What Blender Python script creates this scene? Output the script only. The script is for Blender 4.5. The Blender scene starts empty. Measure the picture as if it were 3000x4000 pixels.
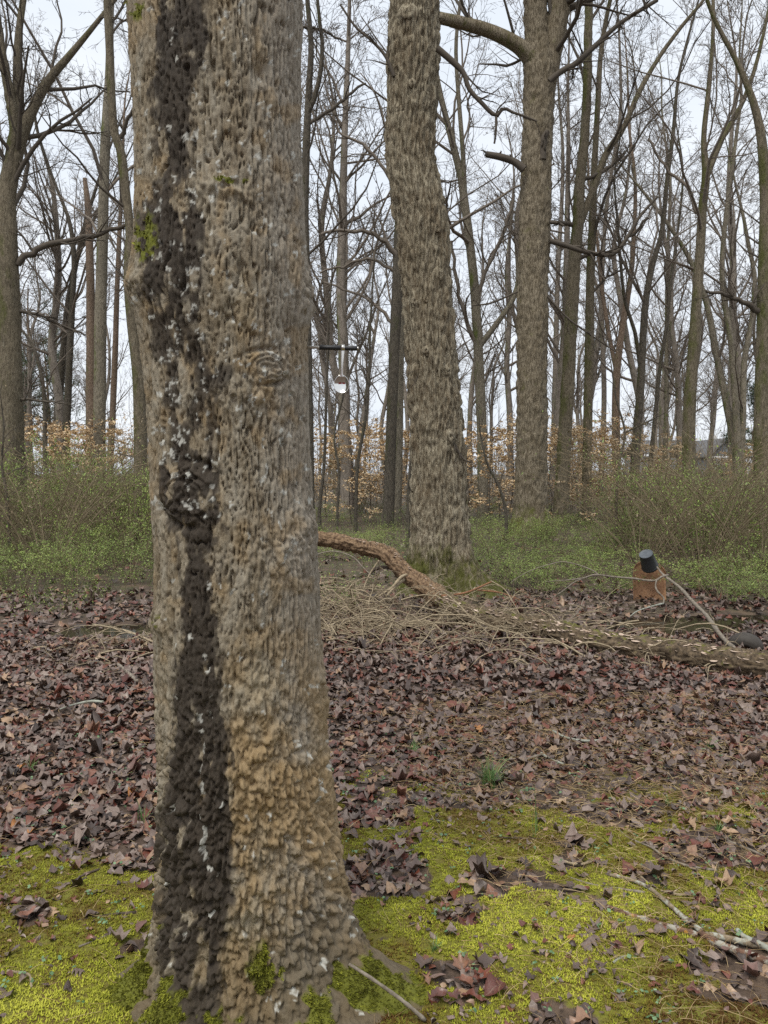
import bpy, math, numpy as np
from mathutils import Vector
rad = math.radians
SC = bpy.context.scene
COL = SC.collection

# ------------------------------------------------------------------ camera, sky, sun, exposure
CAM_H = 1.5
PITCH = rad(2.96)
cd = bpy.data.cameras.new('camera'); cam = bpy.data.objects.new('camera', cd); COL.objects.link(cam)
cd.sensor_fit = 'HORIZONTAL'; cd.sensor_width = 36.0; cd.lens = 36.0
cd.clip_start = 0.05; cd.clip_end = 2000
cam.location = (0, 0, CAM_H); cam.rotation_euler = (rad(90) - PITCH, 0, 0)
SC.camera = cam

SUN_EL, SUN_AZ = 60.0, 205.0          # a brighter part of the cloud cover, behind the photographer
w = bpy.data.worlds.new('World'); SC.world = w; w.use_nodes = True
wn = w.node_tree; wn.nodes.clear()
wo = wn.nodes.new('ShaderNodeOutputWorld'); wb = wn.nodes.new('ShaderNodeBackground')
sky = wn.nodes.new('ShaderNodeTexSky'); sky.sky_type = 'NISHITA'; sky.sun_disc = False
sky.sun_elevation = rad(SUN_EL); sky.sun_rotation = rad(SUN_AZ); sky.air_density = 1.0; sky.dust_density = 3.0
hs = wn.nodes.new('ShaderNodeHueSaturation'); hs.inputs['Saturation'].default_value = 0.35
tc = wn.nodes.new('ShaderNodeTexCoord'); mp = wn.nodes.new('ShaderNodeMapping'); mp.inputs['Scale'].default_value = (1.2, 1.2, 4.5)
ns = wn.nodes.new('ShaderNodeTexNoise'); ns.inputs['Scale'].default_value = 2.2; ns.inputs['Detail'].default_value = 5
cr = wn.nodes.new('ShaderNodeValToRGB')
cr.color_ramp.elements[0].position = 0.35; cr.color_ramp.elements[0].color = (6.7, 7.25, 8.0, 1)
cr.color_ramp.elements[1].position = 0.65; cr.color_ramp.elements[1].color = (7.6, 7.95, 8.4, 1)
mx = wn.nodes.new('ShaderNodeMix'); mx.data_type = 'RGBA'; mx.inputs[0].default_value = 0.86
wn.links.new(tc.outputs['Generated'], mp.inputs['Vector']); wn.links.new(mp.outputs[0], ns.inputs['Vector'])
wn.links.new(ns.outputs['Fac'], cr.inputs['Fac'])
wn.links.new(sky.outputs[0], hs.inputs['Color']); wn.links.new(hs.outputs[0], mx.inputs[6]); wn.links.new(cr.outputs[0], mx.inputs[7])
wn.links.new(mx.outputs[2], wb.inputs['Color']); wn.links.new(wb.outputs[0], wo.inputs[0])
wb.inputs['Strength'].default_value = 0.080

sd = bpy.data.lights.new('sun', 'SUN'); sun = bpy.data.objects.new('sun', sd); COL.objects.link(sun)
sd.energy = 1.5; sd.angle = rad(28); sd.color = (1.0, 0.955, 0.86)
_a = rad(SUN_AZ); _e = rad(SUN_EL)
_sdir = Vector((math.sin(_a) * math.cos(_e), math.cos(_a) * math.cos(_e), math.sin(_e)))
sun.rotation_euler = (-_sdir).to_track_quat('-Z', 'Y').to_euler()
SC.view_settings.view_transform = 'Standard'; SC.view_settings.look = 'None'
SC.view_settings.exposure = 0.80; SC.view_settings.gamma = 1.0
SC.cycles.max_bounces = 6; SC.cycles.diffuse_bounces = 3; SC.cycles.glossy_bounces = 3
SC.cycles.transparent_max_bounces = 6; SC.cycles.use_denoising = False

# ------------------------------------------------------------------ picture geometry helpers
K = 3000.0 / 1659.0
ca, sa = math.cos(PITCH), math.sin(PITCH)
def at(px, py, d):
    """point at distance d in front of the camera seen at photo pixel (px, py) of 3000 x 4000"""
    xr, yr = (px - 1500) / 3000.0, (2000 - py) / 3000.0
    ry = ca + yr * sa; rz = -sa + yr * ca
    return np.array([xr / ry * d, d, CAM_H + rz / ry * d])
def D(x, y, d): return at(x * K, y * K, d)
def project(P):
    y, z, x = P[:, 1], P[:, 2] - CAM_H, P[:, 0]
    f = y * ca - z * sa; u = y * sa + z * ca
    return np.stack([(1500 + 3000 * x / f) / K, (2000 - 3000 * u / f) / K], 1)
def gdist(py): return CAM_H * 3000 / (py - 1845.0)
def on_ground(px, py, dz=0.0):
    d = gdist(py); x = (px - 1500) / 3000 * d * 1.0013
    return np.array([x, d, float(gz(np.array([x]), np.array([d]))[0]) + dz])

# ------------------------------------------------------------------ noise
def _h(ix, iy, iz, seed):
    h = (ix.astype(np.int64) * 374761393 + iy.astype(np.int64) * 668265263 + iz.astype(np.int64) * 2147483647 + seed * 974634777) & 0xffffffff
    h = ((h ^ (h >> 13)) * 1274126177) & 0xffffffff
    h = ((h ^ (h >> 16)) * 2246822519) & 0xffffffff
    return ((h ^ (h >> 15)) & 0xffffff) / float(0xffffff)
def vnoise(x, y, z=None, seed=0):
    x = np.asarray(x, float); y = np.asarray(y, float)
    z = np.zeros_like(x) if z is None else np.asarray(z, float)
    ix, iy, iz = np.floor(x), np.floor(y), np.floor(z)
    fx, fy, fz = x - ix, y - iy, z - iz
    fx = fx * fx * (3 - 2 * fx); fy = fy * fy * (3 - 2 * fy); fz = fz * fz * (3 - 2 * fz)
    r = 0
    for dx in (0, 1):
        wx = fx if dx else 1 - fx
        for dy in (0, 1):
            wy = fy if dy else 1 - fy
            for dz in (0, 1):
                wz = fz if dz else 1 - fz
                r = r + wx * wy * wz * _h(ix + dx, iy + dy, iz + dz, seed)
    return r * 2 - 1
def fbm(x, y, z=None, seed=0, o=4):
    r = 0; a = 0.5; k = 1.0
    for i in range(o):
        r = r + a * vnoise(x * k, y * k, None if z is None else z * k, seed + i * 17); a *= 0.5; k *= 2.03
    return r
def worley(x, y, seed=0):
    ix, iy = np.floor(x), np.floor(y); f1 = np.full(x.shape, 9.0); f2 = np.full(x.shape, 9.0); idv = np.zeros(x.shape)
    zz = np.zeros_like(ix)
    for dx in (-1, 0, 1):
        for dy in (-1, 0, 1):
            cx, cy = ix + dx, iy + dy
            px = cx + _h(cx, cy, zz, seed); py = cy + _h(cx, cy, zz + 1, seed)
            dd = np.hypot(px - x, py - y)
            n = dd < f1
            f2 = np.where(n, f1, np.minimum(f2, dd)); idv = np.where(n, _h(cx, cy, zz + 2, seed), idv); f1 = np.where(n, dd, f1)
    return f1, f2, idv
def furrow(cs, sn, z, kr, kz, seed, o=2, warp=0.35):
    w = warp * vnoise(cs * kr * 0.5, sn * kr * 0.5, z * kz * 0.8 + 3.3, seed + 50)
    r = 0; a = 1.0; k = 1.0; t = 0
    for i in range(o):
        r = r + a * vnoise(cs * kr * k + w, sn * kr * k + w, z * kz * k, seed + i * 13); t += a; a *= 0.5; k *= 2.1
    return np.abs(r) / t
def sstep(a, b, x):
    t = np.clip((x - a) / (b - a), 0, 1); return t * t * (3 - 2 * t)

# ------------------------------------------------------------------ mesh helpers
def mesh(name, V, faces, mat=None, attrs=None, smooth=True):
    """faces: list of (n,k) int arrays; attrs: dict of per-vertex floats or rgba"""
    me = bpy.data.meshes.new(name)
    V = np.asarray(V, np.float32)
    me.vertices.add(len(V)); me.vertices.foreach_set('co', V.ravel())
    faces = [np.asarray(f, np.int32) for f in faces if len(f)]
    tot = [np.full(len(f), f.shape[1], np.int32) for f in faces]
    li = np.concatenate([f.ravel() for f in faces]); lt = np.concatenate(tot)
    me.loops.add(len(li)); me.loops.foreach_set('vertex_index', li)
    me.polygons.add(len(lt))
    ls = np.zeros(len(lt), np.int32); ls[1:] = np.cumsum(lt)[:-1]
    me.polygons.foreach_set('loop_start', ls)
    if smooth: me.polygons.foreach_set('use_smooth', np.ones(len(lt), bool))
    for k, v in (attrs or {}).items():
        v = np.asarray(v, np.float32)
        if v.ndim == 1:
            a = me.attributes.new(k, 'FLOAT', 'POINT'); a.data.foreach_set('value', v)
        else:
            a = me.attributes.new(k, 'FLOAT_COLOR', 'POINT'); a.data.foreach_set('color', v.ravel())
    me.update(calc_edges=True); me.validate()
    if mat is not None: me.materials.append(mat)
    return me
def link(name, me, parent=None, loc=None):
    o = bpy.data.objects.new(name, me); COL.objects.link(o)
    if parent is not None: o.parent = parent
    if loc is not None: o.location = loc
    return o
def tag(o, label=None, cat=None, group=None, kind=None):
    if label: o['label'] = label
    if cat: o['category'] = cat
    if group: o['group'] = group
    if kind: o['kind'] = kind
    return o
def thing(name, label, cat, loc=(0, 0, 0), group=None):
    o = link(name, None, None, loc); o.empty_display_size = 0.1
    return tag(o, label, cat, group)
def copy_tree(o, parent=None):
    c = o.copy(); COL.objects.link(c); c.parent = parent
    for ch in list(o.children): copy_tree(ch, c)
    return c
class Acc:
    """collects verts/faces of several shapes for one mesh"""
    def __init__(s): s.V = []; s.F = {}; s.A = {}; s.n = 0
    def add(s, V, faces, **attrs):
        V = np.asarray(V, float)
        for f in faces:
            if len(f): f = np.asarray(f); s.F.setdefault(f.shape[1], []).append(f + s.n)
        for k, v in attrs.items(): s.A.setdefault(k, []).append(np.broadcast_to(np.asarray(v, float), (len(V),)).copy() if np.ndim(v) < 2 else v)
        s.V.append(V); s.n += len(V)
    def mesh(s, name, mat, off=None, smooth=True):
        V = np.concatenate(s.V)
        if off is not None: V = V - np.asarray(off)
        return mesh(name, V, [np.concatenate(f) for f in s.F.values()], mat, {k: np.concatenate(v) for k, v in s.A.items()}, smooth)

def tubes(P, R, sides, close=False):
    """P (n,N,3), R (n,N) -> verts, quads"""
    n, N, _ = P.shape
    T = np.gradient(P, axis=1); T /= np.linalg.norm(T, axis=2, keepdims=True) + 1e-9
    m = T.mean(1); ref = np.where(np.abs(m[:, 2:3]) > 0.75 * np.linalg.norm(m, axis=1, keepdims=True), np.array([[0.31, 0.95, 0.0]]), np.array([[0.05, 0.1, 1.0]]))
    A = np.cross(T, ref[:, None, :]); A /= np.linalg.norm(A, axis=2, keepdims=True) + 1e-9
    B = np.cross(T, A)
    th = np.arange(sides) / sides * 2 * np.pi
    V = P[:, :, None, :] + R[:, :, None, None] * (np.cos(th)[None, None, :, None] * A[:, :, None, :] + np.sin(th)[None, None, :, None] * B[:, :, None, :])
    i = np.arange(n)[:, None, None] * N * sides; k = np.arange(N - 1)[None, :, None] * sides; j = np.arange(sides)[None, None, :]; j2 = (j + 1) % sides
    a = (i + k + j).ravel(); b = (i + k + j2).ravel(); c = (i + k + sides + j2).ravel(); d = (i + k + sides + j).ravel()
    return V.reshape(-1, 3), np.stack([a, b, c, d], 1)

def resample(P, W, N):
    P = np.asarray(P, float); W = np.asarray(W, float)
    # catmull-rom through the points
    t = np.concatenate([[0], np.cumsum(np.linalg.norm(np.diff(P, axis=0), axis=1))])
    s = np.linspace(0, t[-1], N)
    Q = np.concatenate([[2 * P[0] - P[1]], P, [2 * P[-1] - P[-2]]]); tt = np.concatenate([[t[0] - (t[1] - t[0])], t, [2 * t[-1] - t[-2]]])
    i = np.clip(np.searchsorted(t, s, side='right') - 1, 0, len(P) - 2)
    u = ((s - t[i]) / (t[i + 1] - t[i]))[:, None]
    m1 = (Q[i + 2] - Q[i]) / (tt[i + 2] - tt[i])[:, None] * (t[i + 1] - t[i])[:, None]
    m2 = (Q[i + 3] - Q[i + 1]) / (tt[i + 3] - tt[i + 1])[:, None] * (t[i + 1] - t[i])[:, None]
    p = (2 * u**3 - 3 * u**2 + 1) * P[i] + (u**3 - 2 * u**2 + u) * m1 + (-2 * u**3 + 3 * u**2) * P[i + 1] + (u**3 - u**2) * m2
    return p, np.interp(s, t, W)

def stick(P, W, sides=7, N=None, wob=0.15, seed=0, capped=True):
    N = N or max(8, len(P) * 4)
    p, r = resample(P, W, N)
    q = np.random.default_rng(seed)
    r = r * (1 + wob * q.normal(size=N).clip(-1.5, 1.5))
    V, F = tubes(p[None], r[None], sides)
    if capped:
        V = np.concatenate([V, p[:1], p[-1:]]); n = N * sides
        j = np.arange(sides); j2 = (j + 1) % sides
        return V, [F, np.stack([np.full(sides, n), j2, j], 1), np.stack([np.full(sides, n + 1), (N - 1) * sides + j, (N - 1) * sides + j2], 1)]
    return V, [F]

# ------------------------------------------------------------------ material helpers
def nd(nt, typ, ins=None, **props):
    n = nt.nodes.new(typ)
    for k, v in props.items(): setattr(n, k, v)
    for k, v in (ins or {}).items():
        if isinstance(v, bpy.types.NodeSocket): nt.links.new(v, n.inputs[k])
        else: n.inputs[k].default_value = v
    return n
def c4(c): return (c[0], c[1], c[2], 1.0)
def mixc(nt, f, a, b, blend='MIX'):
    n = nt.nodes.new('ShaderNodeMix'); n.data_type = 'RGBA'; n.blend_type = blend
    for i, v in ((0, f), (6, a), (7, b)):
        if isinstance(v, bpy.types.NodeSocket): nt.links.new(v, n.inputs[i])
        else: n.inputs[i].default_value = v if i == 0 else c4(v)
    return n.outputs[2]
def ramp(nt, f, stops, interp='LINEAR'):
    n = nt.nodes.new('ShaderNodeValToRGB'); r = n.color_ramp; r.interpolation = interp
    while len(r.elements) < len(stops): r.elements.new(0.5)
    for e, (p, c) in zip(r.elements, stops):
        e.position = p; e.color = c4(c) if hasattr(c, '__len__') else (c, c, c, 1)
    nt.links.new(f, n.inputs['Fac']); return n.outputs['Color']
def math_(nt, op, a, b=0.0, clamp=False):
    n = nt.nodes.new('ShaderNodeMath'); n.operation = op; n.use_clamp = clamp
    for i, v in ((0, a), (1, b)):
        if isinstance(v, bpy.types.NodeSocket): nt.links.new(v, n.inputs[i])
        else: n.inputs[i].default_value = v
    return n.outputs[0]
def newmat(name, rough=0.85, spec=0.3):
    m = bpy.data.materials.new(name); m.use_nodes = True; nt = m.node_tree
    b = nt.nodes['Principled BSDF']; b.inputs['Roughness'].default_value = rough; b.inputs['Specular IOR Level'].default_value = spec
    return m, nt, b
def coords(nt, scale=(1, 1, 1), out='Object'):
    t = nt.nodes.new('ShaderNodeTexCoord'); mp = nd(nt, 'ShaderNodeMapping', {'Scale': scale}); nt.links.new(t.outputs[out], mp.inputs['Vector'])
    return mp.outputs[0]
def noise(nt, vec, scale, detail=4, rough=0.55):
    n = nd(nt, 'ShaderNodeTexNoise', {'Scale': scale, 'Detail': detail, 'Roughness': rough})
    if vec is not None: nt.links.new(vec, n.inputs['Vector'])
    return n.outputs['Fac']
def bump(nt, b, h, strength=0.5, dist=0.01):
    n = nd(nt, 'ShaderNodeBump', {'Height': h, 'Strength': strength, 'Distance': dist}); nt.links.new(n.outputs[0], b.inputs['Normal'])
def attr(nt, name): return nd(nt, 'ShaderNodeAttribute', attribute_name=name)

def bark_mat(name, c1, c2, moss=0.0, mossc=(0.075, 0.095, 0.018), scale=30.0, lich=0.12, zs=0.30):
    m, nt, b = newmat(name, 0.9, 0.2)
    v = coords(nt, (1, 1, zs)); n1 = noise(nt, v, scale, 5, 0.65)
    v2 = coords(nt, (1, 1, 0.5)); n2 = noise(nt, v2, 2.2, 4, 0.6)
    col = mixc(nt, ramp(nt, n1, [(0.35, 0.0), (0.62, 1.0)]), c1, c2)
    col = mixc(nt, ramp(nt, n2, [(0.4, 0.0), (0.7, 0.45)]), col, tuple(x * 0.55 for x in c1))
    if lich:
        n4 = noise(nt, v2, 14, 3); col = mixc(nt, ramp(nt, n4, [(0.64, 0.0), (0.7, lich)]), col, (0.34, 0.36, 0.31))
    if moss:
        g = nt.nodes.new('ShaderNodeNewGeometry'); sx = nd(nt, 'ShaderNodeSeparateXYZ', {0: g.outputs['Normal']})
        side = math_(nt, 'MULTIPLY_ADD', sx.outputs[0], -0.10); side.node.inputs[2].default_value = 0.0
        n3 = noise(nt, coords(nt, (1, 1, 0.35)), 3.0, 6, 0.7)
        f = math_(nt, 'ADD', n3, side)
        f = ramp(nt, f, [(0.62 - 0.22 * moss, 0.0), (0.78 - 0.22 * moss, 0.85)])
        col = mixc(nt, f, col, mixc(nt, n1, mossc, tuple(x * 1.5 for x in mossc)))
    nt.links.new(col, b.inputs['Base Color'])
    bump(nt, b, n1, 1.0, 0.045)
    return m

# ------------------------------------------------------------------ ground shape and cover masks
PUD = [(2.86, 7.45, 0.75, 0.48), (-2.55, 7.2, 0.62, 0.42), (1.35, 7.75, 0.35, 0.22), (3.9, 7.9, 0.5, 0.3)]
def gz(x, y):
    z = 0.022 + 0.016 * vnoise(x * 0.7, y * 0.7, seed=3) + 0.010 * vnoise(x * 2.1, y * 2.1, seed=5)
    z = z + 0.0035 * vnoise(x * 9, y * 9, seed=6) * (y < 12)
    z = np.maximum(z, 0.0)
    for cx, cy, rx, ry in PUD:
        q = ((x - cx) / rx) ** 2 + ((y - cy) / ry) ** 2 + 0.45 * vnoise(x * 3, y * 3, seed=8)
        z = z - 0.085 * np.exp(-np.clip(q, 0, 20) ** 1.5)
    # soil sags a little round the big tree's roots
    z = z - 0.015 * np.exp(-(((x + 0.36) / 0.6) ** 2 + ((y - 2.2) / 0.5) ** 2))
    z = z + 0.35 * sstep(40, 140, y)
    return z
def mossmask(x, y):
    b = np.where(x < -0.2, 2.86, 3.46) + 0.35 * fbm(x * 1.3, y * 1.3, seed=21, o=3)
    m = sstep(0.28, -0.22, y - b)
    holes = fbm(x * 4.2, y * 6.0, seed=31, o=5)
    m = m * sstep(0.34, 0.10, holes + 0.13 * (y - 2.5) - 0.10 * sstep(-0.3, -0.6, x) + 0.14 * sstep(0.1, 0.7, x))
    return np.clip(m, 0, 1)

# ================================================================== SETTING: ground, puddles, sky is the world
def axis(fine, lo, hi, far, step):
    a = np.arange(lo, hi, step); out = [hi]; s = step
    while out[-1] < far: s *= 1.18; out.append(out[-1] + s)
    left = [lo]; s = step
    while left[-1] > -far: s *= 1.18; left.append(left[-1] - s)
    return np.concatenate([np.array(left[1:][::-1]), a, np.array(out)])
def build_ground():
    xs = axis(0, -2.4, 2.6, 420, 0.038); ya = np.arange(1.4, 4.0, 0.03); s = 0.03; yb = [4.0]
    while yb[-1] < 420: s *= 1.03; yb.append(yb[-1] + s)
    back = -np.geomspace(0.3, 400, 30)[::-1] + 1.4
    ys = np.concatenate([back, ya, np.array(yb)])
    X, Y = np.meshgrid(xs, ys); x, y = X.ravel(), Y.ravel()
    z = gz(x, y); m = mossmask(x, y) * ((y > 1.0) & (np.abs(x) < 8))
    near = (y < 4.6) & (y > 1)
    z[near] += (m * (0.012 + 0.012 * fbm(x * 14, y * 14, seed=41, o=3)))[near]
    green = sstep(7.0, 9.5, y + 0.6 * fbm(x * 0.6, y * 0.6, seed=55, o=3)) * 0.35
    A = np.stack([m, green, np.zeros_like(m), np.ones_like(m)], 1)
    nx, ny = len(xs), len(ys)
    i = (np.arange(ny - 1)[:, None] * nx + np.arange(nx - 1)[None, :]).ravel()
    F = np.stack([i, i + 1, i + nx + 1, i + nx], 1)
    mt, nt, b = newmat('ground_soil', 0.8, 0.35)
    v = coords(nt)
    n1 = noise(nt, v, 28, 6, 0.7); n2 = noise(nt, v, 5, 4); n3 = noise(nt, v, 130, 3)
    soil = mixc(nt, ramp(nt, n1, [(0.35, 0), (0.65, 1)]), (0.030, 0.021, 0.016), (0.105, 0.072, 0.053))
    soil = mixc(nt, ramp(nt, n2, [(0.45, 0), (0.65, 0.6)]), soil, (0.17, 0.115, 0.075))
    at_ = attr(nt, 'cover'); sp = nd(nt, 'ShaderNodeSeparateColor', {0: at_.outputs['Color']})
    mossc = mixc(nt, ramp(nt, n1, [(0.3, 0), (0.6, 1)]), (0.085, 0.058, 0.014), (0.15, 0.145, 0.018))
    mossc = mixc(nt, ramp(nt, n3, [(0.3, 0.0), (0.7, 1.0)]), mossc, (0.19, 0.195, 0.025))
    mossc = mixc(nt, ramp(nt, n2, [(0.40, 0.75), (0.56, 0)]), mossc, (0.105, 0.062, 0.016))
    f = math_(nt, 'MULTIPLY_ADD', n1, 0.8); f.node.inputs[2].default_value = -0.4
    f = math_(nt, 'ADD', f, sp.outputs[0]); f = ramp(nt, f, [(0.35, 0), (0.55, 1)])
    col = mixc(nt, f, soil, mossc)
    g2 = math_(nt, 'MULTIPLY', sp.outputs[1], ramp(nt, noise(nt, v, 2.2, 6, 0.75), [(0.45, 0), (0.62, 1)]))
    col = mixc(nt, g2, col, mixc(nt, n3, (0.045, 0.07, 0.02), (0.085, 0.13, 0.035)))
    nt.links.new(col, b.inputs['Base Color'])
    h = math_(nt, 'ADD', math_(nt, 'MULTIPLY', n1, 0.6), math_(nt, 'MULTIPLY', n3, 0.5))
    bump(nt, b, h, 0.8, 0.012)
    g = link('ground', mesh('ground', np.stack([x, y, z], 1), [F], mt, {'cover': A}))
    tag(g, 'brown woodland soil with green moss, reaching back under the trees', kind='structure')
build_ground()

def build_water():
    m, nt, b = newmat('puddle_water', 0.04, 0.5)
    b.inputs['Base Color'].default_value = (0.030, 0.024, 0.016, 1); b.inputs['IOR'].default_value = 1.33
    bump(nt, b, noise(nt, coords(nt), 30, 2), 0.06, 0.01)
    labs = ['shallow puddle beside the mossy log, mirroring the pale sky', 'shallow brown puddle with a bare stick lying in it',
            'small shallow puddle among the dead twigs', 'shallow puddle beyond the half-buried tyre']
    for k, ((cx, cy, rx, ry), lab) in enumerate(zip(PUD, labs)):
        th = np.linspace(0, 2 * np.pi, 49)[:-1]
        V = np.stack([cx + 1.5 * rx * np.cos(th), cy + 1.5 * ry * np.sin(th), np.full(48, -0.012 - 0.004 * k)], 1)
        o = link('puddle', mesh('puddle', V, [np.arange(48)[None]], m, smooth=False)); tag(o, lab, kind='structure')
build_water()

# ================================================================== TREES
BARK = {
 'grey': bark_mat('bark_grey', (0.13, 0.113, 0.085), (0.28, 0.245, 0.185), 0.25),
 'mossy': bark_mat('bark_mossy', (0.10, 0.082, 0.056), (0.22, 0.185, 0.13), 0.45, (0.062, 0.068, 0.016)),
 'dark': bark_mat('bark_dark', (0.06, 0.052, 0.042), (0.14, 0.12, 0.092), 0.25, (0.055, 0.06, 0.018)),
 'red': bark_mat('bark_reddish', (0.15, 0.105, 0.075), (0.28, 0.21, 0.155), 0.1),
 'far': bark_mat('bark_far_hazed', (0.17, 0.145, 0.12), (0.29, 0.25, 0.21), 0.15, scale=12),  # bark colour lightened to stand in for haze on far trunks
}
def twig_mat(name, c, c2):
    m, nt, b = newmat(name, 0.85, 0.2)
    nt.links.new(mixc(nt, noise(nt, coords(nt), 3.0, 3), c, c2), b.inputs['Base Color']); return m
TWIG = twig_mat('bare_twigs_hazed', (0.12, 0.10, 0.083), (0.22, 0.185, 0.15))  # twig colour lightened as a substitute for distance haze
TWIGD = twig_mat('dark_twigs', (0.055, 0.046, 0.038), (0.12, 0.10, 0.078))

def grow(rng, P, R, n, lenf, ang, N, up=0.05, wander=0.16, t0=0.15, t1=1.0, rf=0.62, rmin=0.004, flat=0.0, lmax=9.0):
    p, Np, _ = P.shape
    idx = np.repeat(np.arange(p), n); M = len(idx)
    t = rng.uniform(t0, t1, M); f = t * (Np - 1); k = np.minimum(f.astype(int), Np - 2); u = (f - k)[:, None]
    pos = P[idx, k] * (1 - u) + P[idx, k + 1] * u
    tan = P[idx, k + 1] - P[idx, k]; tan /= np.linalg.norm(tan, axis=1, keepdims=True) + 1e-9
    r = R[idx, k] * (1 - u[:, 0]) + R[idx, k + 1] * u[:, 0]
    L = np.linalg.norm(np.diff(P, axis=1), axis=2).sum(1)[idx]
    ln = np.minimum(L * lenf * (1 - 0.5 * t) * rng.uniform(0.55, 1.3, M), lmax)
    q = rng.normal(size=(M, 3)); q[:, 2] *= (1 - flat); q -= (q * tan).sum(1, keepdims=True) * tan; q /= np.linalg.norm(q, axis=1, keepdims=True) + 1e-9
    a = np.radians(rng.normal(ang, 12, M))[:, None]
    d = np.cos(a) * tan + np.sin(a) * q
    out = [pos]; st = (ln / (N - 1))[:, None]
    for _ in range(N - 1):
        d = d + wander * rng.normal(size=(M, 3)) + np.array([0, 0, up]); d /= np.linalg.norm(d, axis=1, keepdims=True)
        pos = pos + d * st; out.append(pos)
    r0 = np.maximum(r * rf * rng.uniform(0.6, 1.0, M), rmin)
    RR = np.maximum(r0[:, None] * np.linspace(1, 0.3, N)[None], rmin * 0.7)
    return np.stack(out, 1), RR

def trunk_tube(p, r, cols, cell=None, amp=0.0, seed=0):
    """lumpy round trunk along path p with radius r, bark cells cut as furrows"""
    N = len(p)
    V, F = tubes(p[None], r[None], cols)
    V = V.reshape(N, cols, 3); c = p[:, None, :]; nrm = V - c; nrm /= np.linalg.norm(nrm, axis=2, keepdims=True) + 1e-9
    th = (np.arange(cols) / cols * 2 * np.pi)[None, :]; s = np.concatenate([[0], np.cumsum(np.linalg.norm(np.diff(p, axis=0), axis=1))])[:, None]
    cx, sx = np.cos(th), np.sin(th)
    lump = 0.07 * r[:, None] * vnoise(cx * 1.3 + 0 * s, sx * 1.3 + 0 * s, s * 1.1 + seed * 7.7, seed)
    d = lump
    if cell:
        c_, s_, z_ = cx + 0 * s, sx + 0 * s, s + 0 * th
        fr = furrow(c_, s_, z_, r.mean() / cell[0], 1 / cell[1], seed, 3)
        d = d + amp * (2.2 * np.minimum(fr, 0.45) - 0.5) + amp * 0.5 * fbm(c_ * 20 * r.mean() / 0.3, s_ * 20, z_ * 9, seed)
    V = V + nrm * d[:, :, None]
    return V.reshape(-1, 3), F

LV = [  # n, lenf, angle, N, sides, up, wander
 (7, 0.55, 42, 6, 4, 0.05, 0.17), (6, 0.5, 42, 5, 3, 0.04, 0.2), (5, 0.52, 40, 4, 3, 0.02, 0.22)]
LV2 = [(6, 0.55, 42, 6, 4, 0.05, 0.17), (5, 0.52, 42, 4, 3, 0.03, 0.2), (3, 0.6, 40, 3, 3, 0.02, 0.22)]
def crown_mesh(acc, rng, limbs, levels=LV, rmin=0.0045):
    for P, R in limbs:
        for n, lf, an, N, sd_, up, wd in levels:
            P, R = grow(rng, P, R, n, lf, an, N, up, wd, 0.12, 1.0, 0.6, rmin)
            acc.add(*[x if i == 0 else [x] for i, x in enumerate(tubes(P, R, sd_))])

def path3(pts, d, base=False, drift=0.0):
    P = []; W = []
    for i, (x, y, wd) in enumerate(pts):
        dd = d + drift * i
        P.append(D(x, y, dd)); W.append(wd * K / 3000 * dd / 2)
    return np.array(P), np.array(W)

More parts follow.
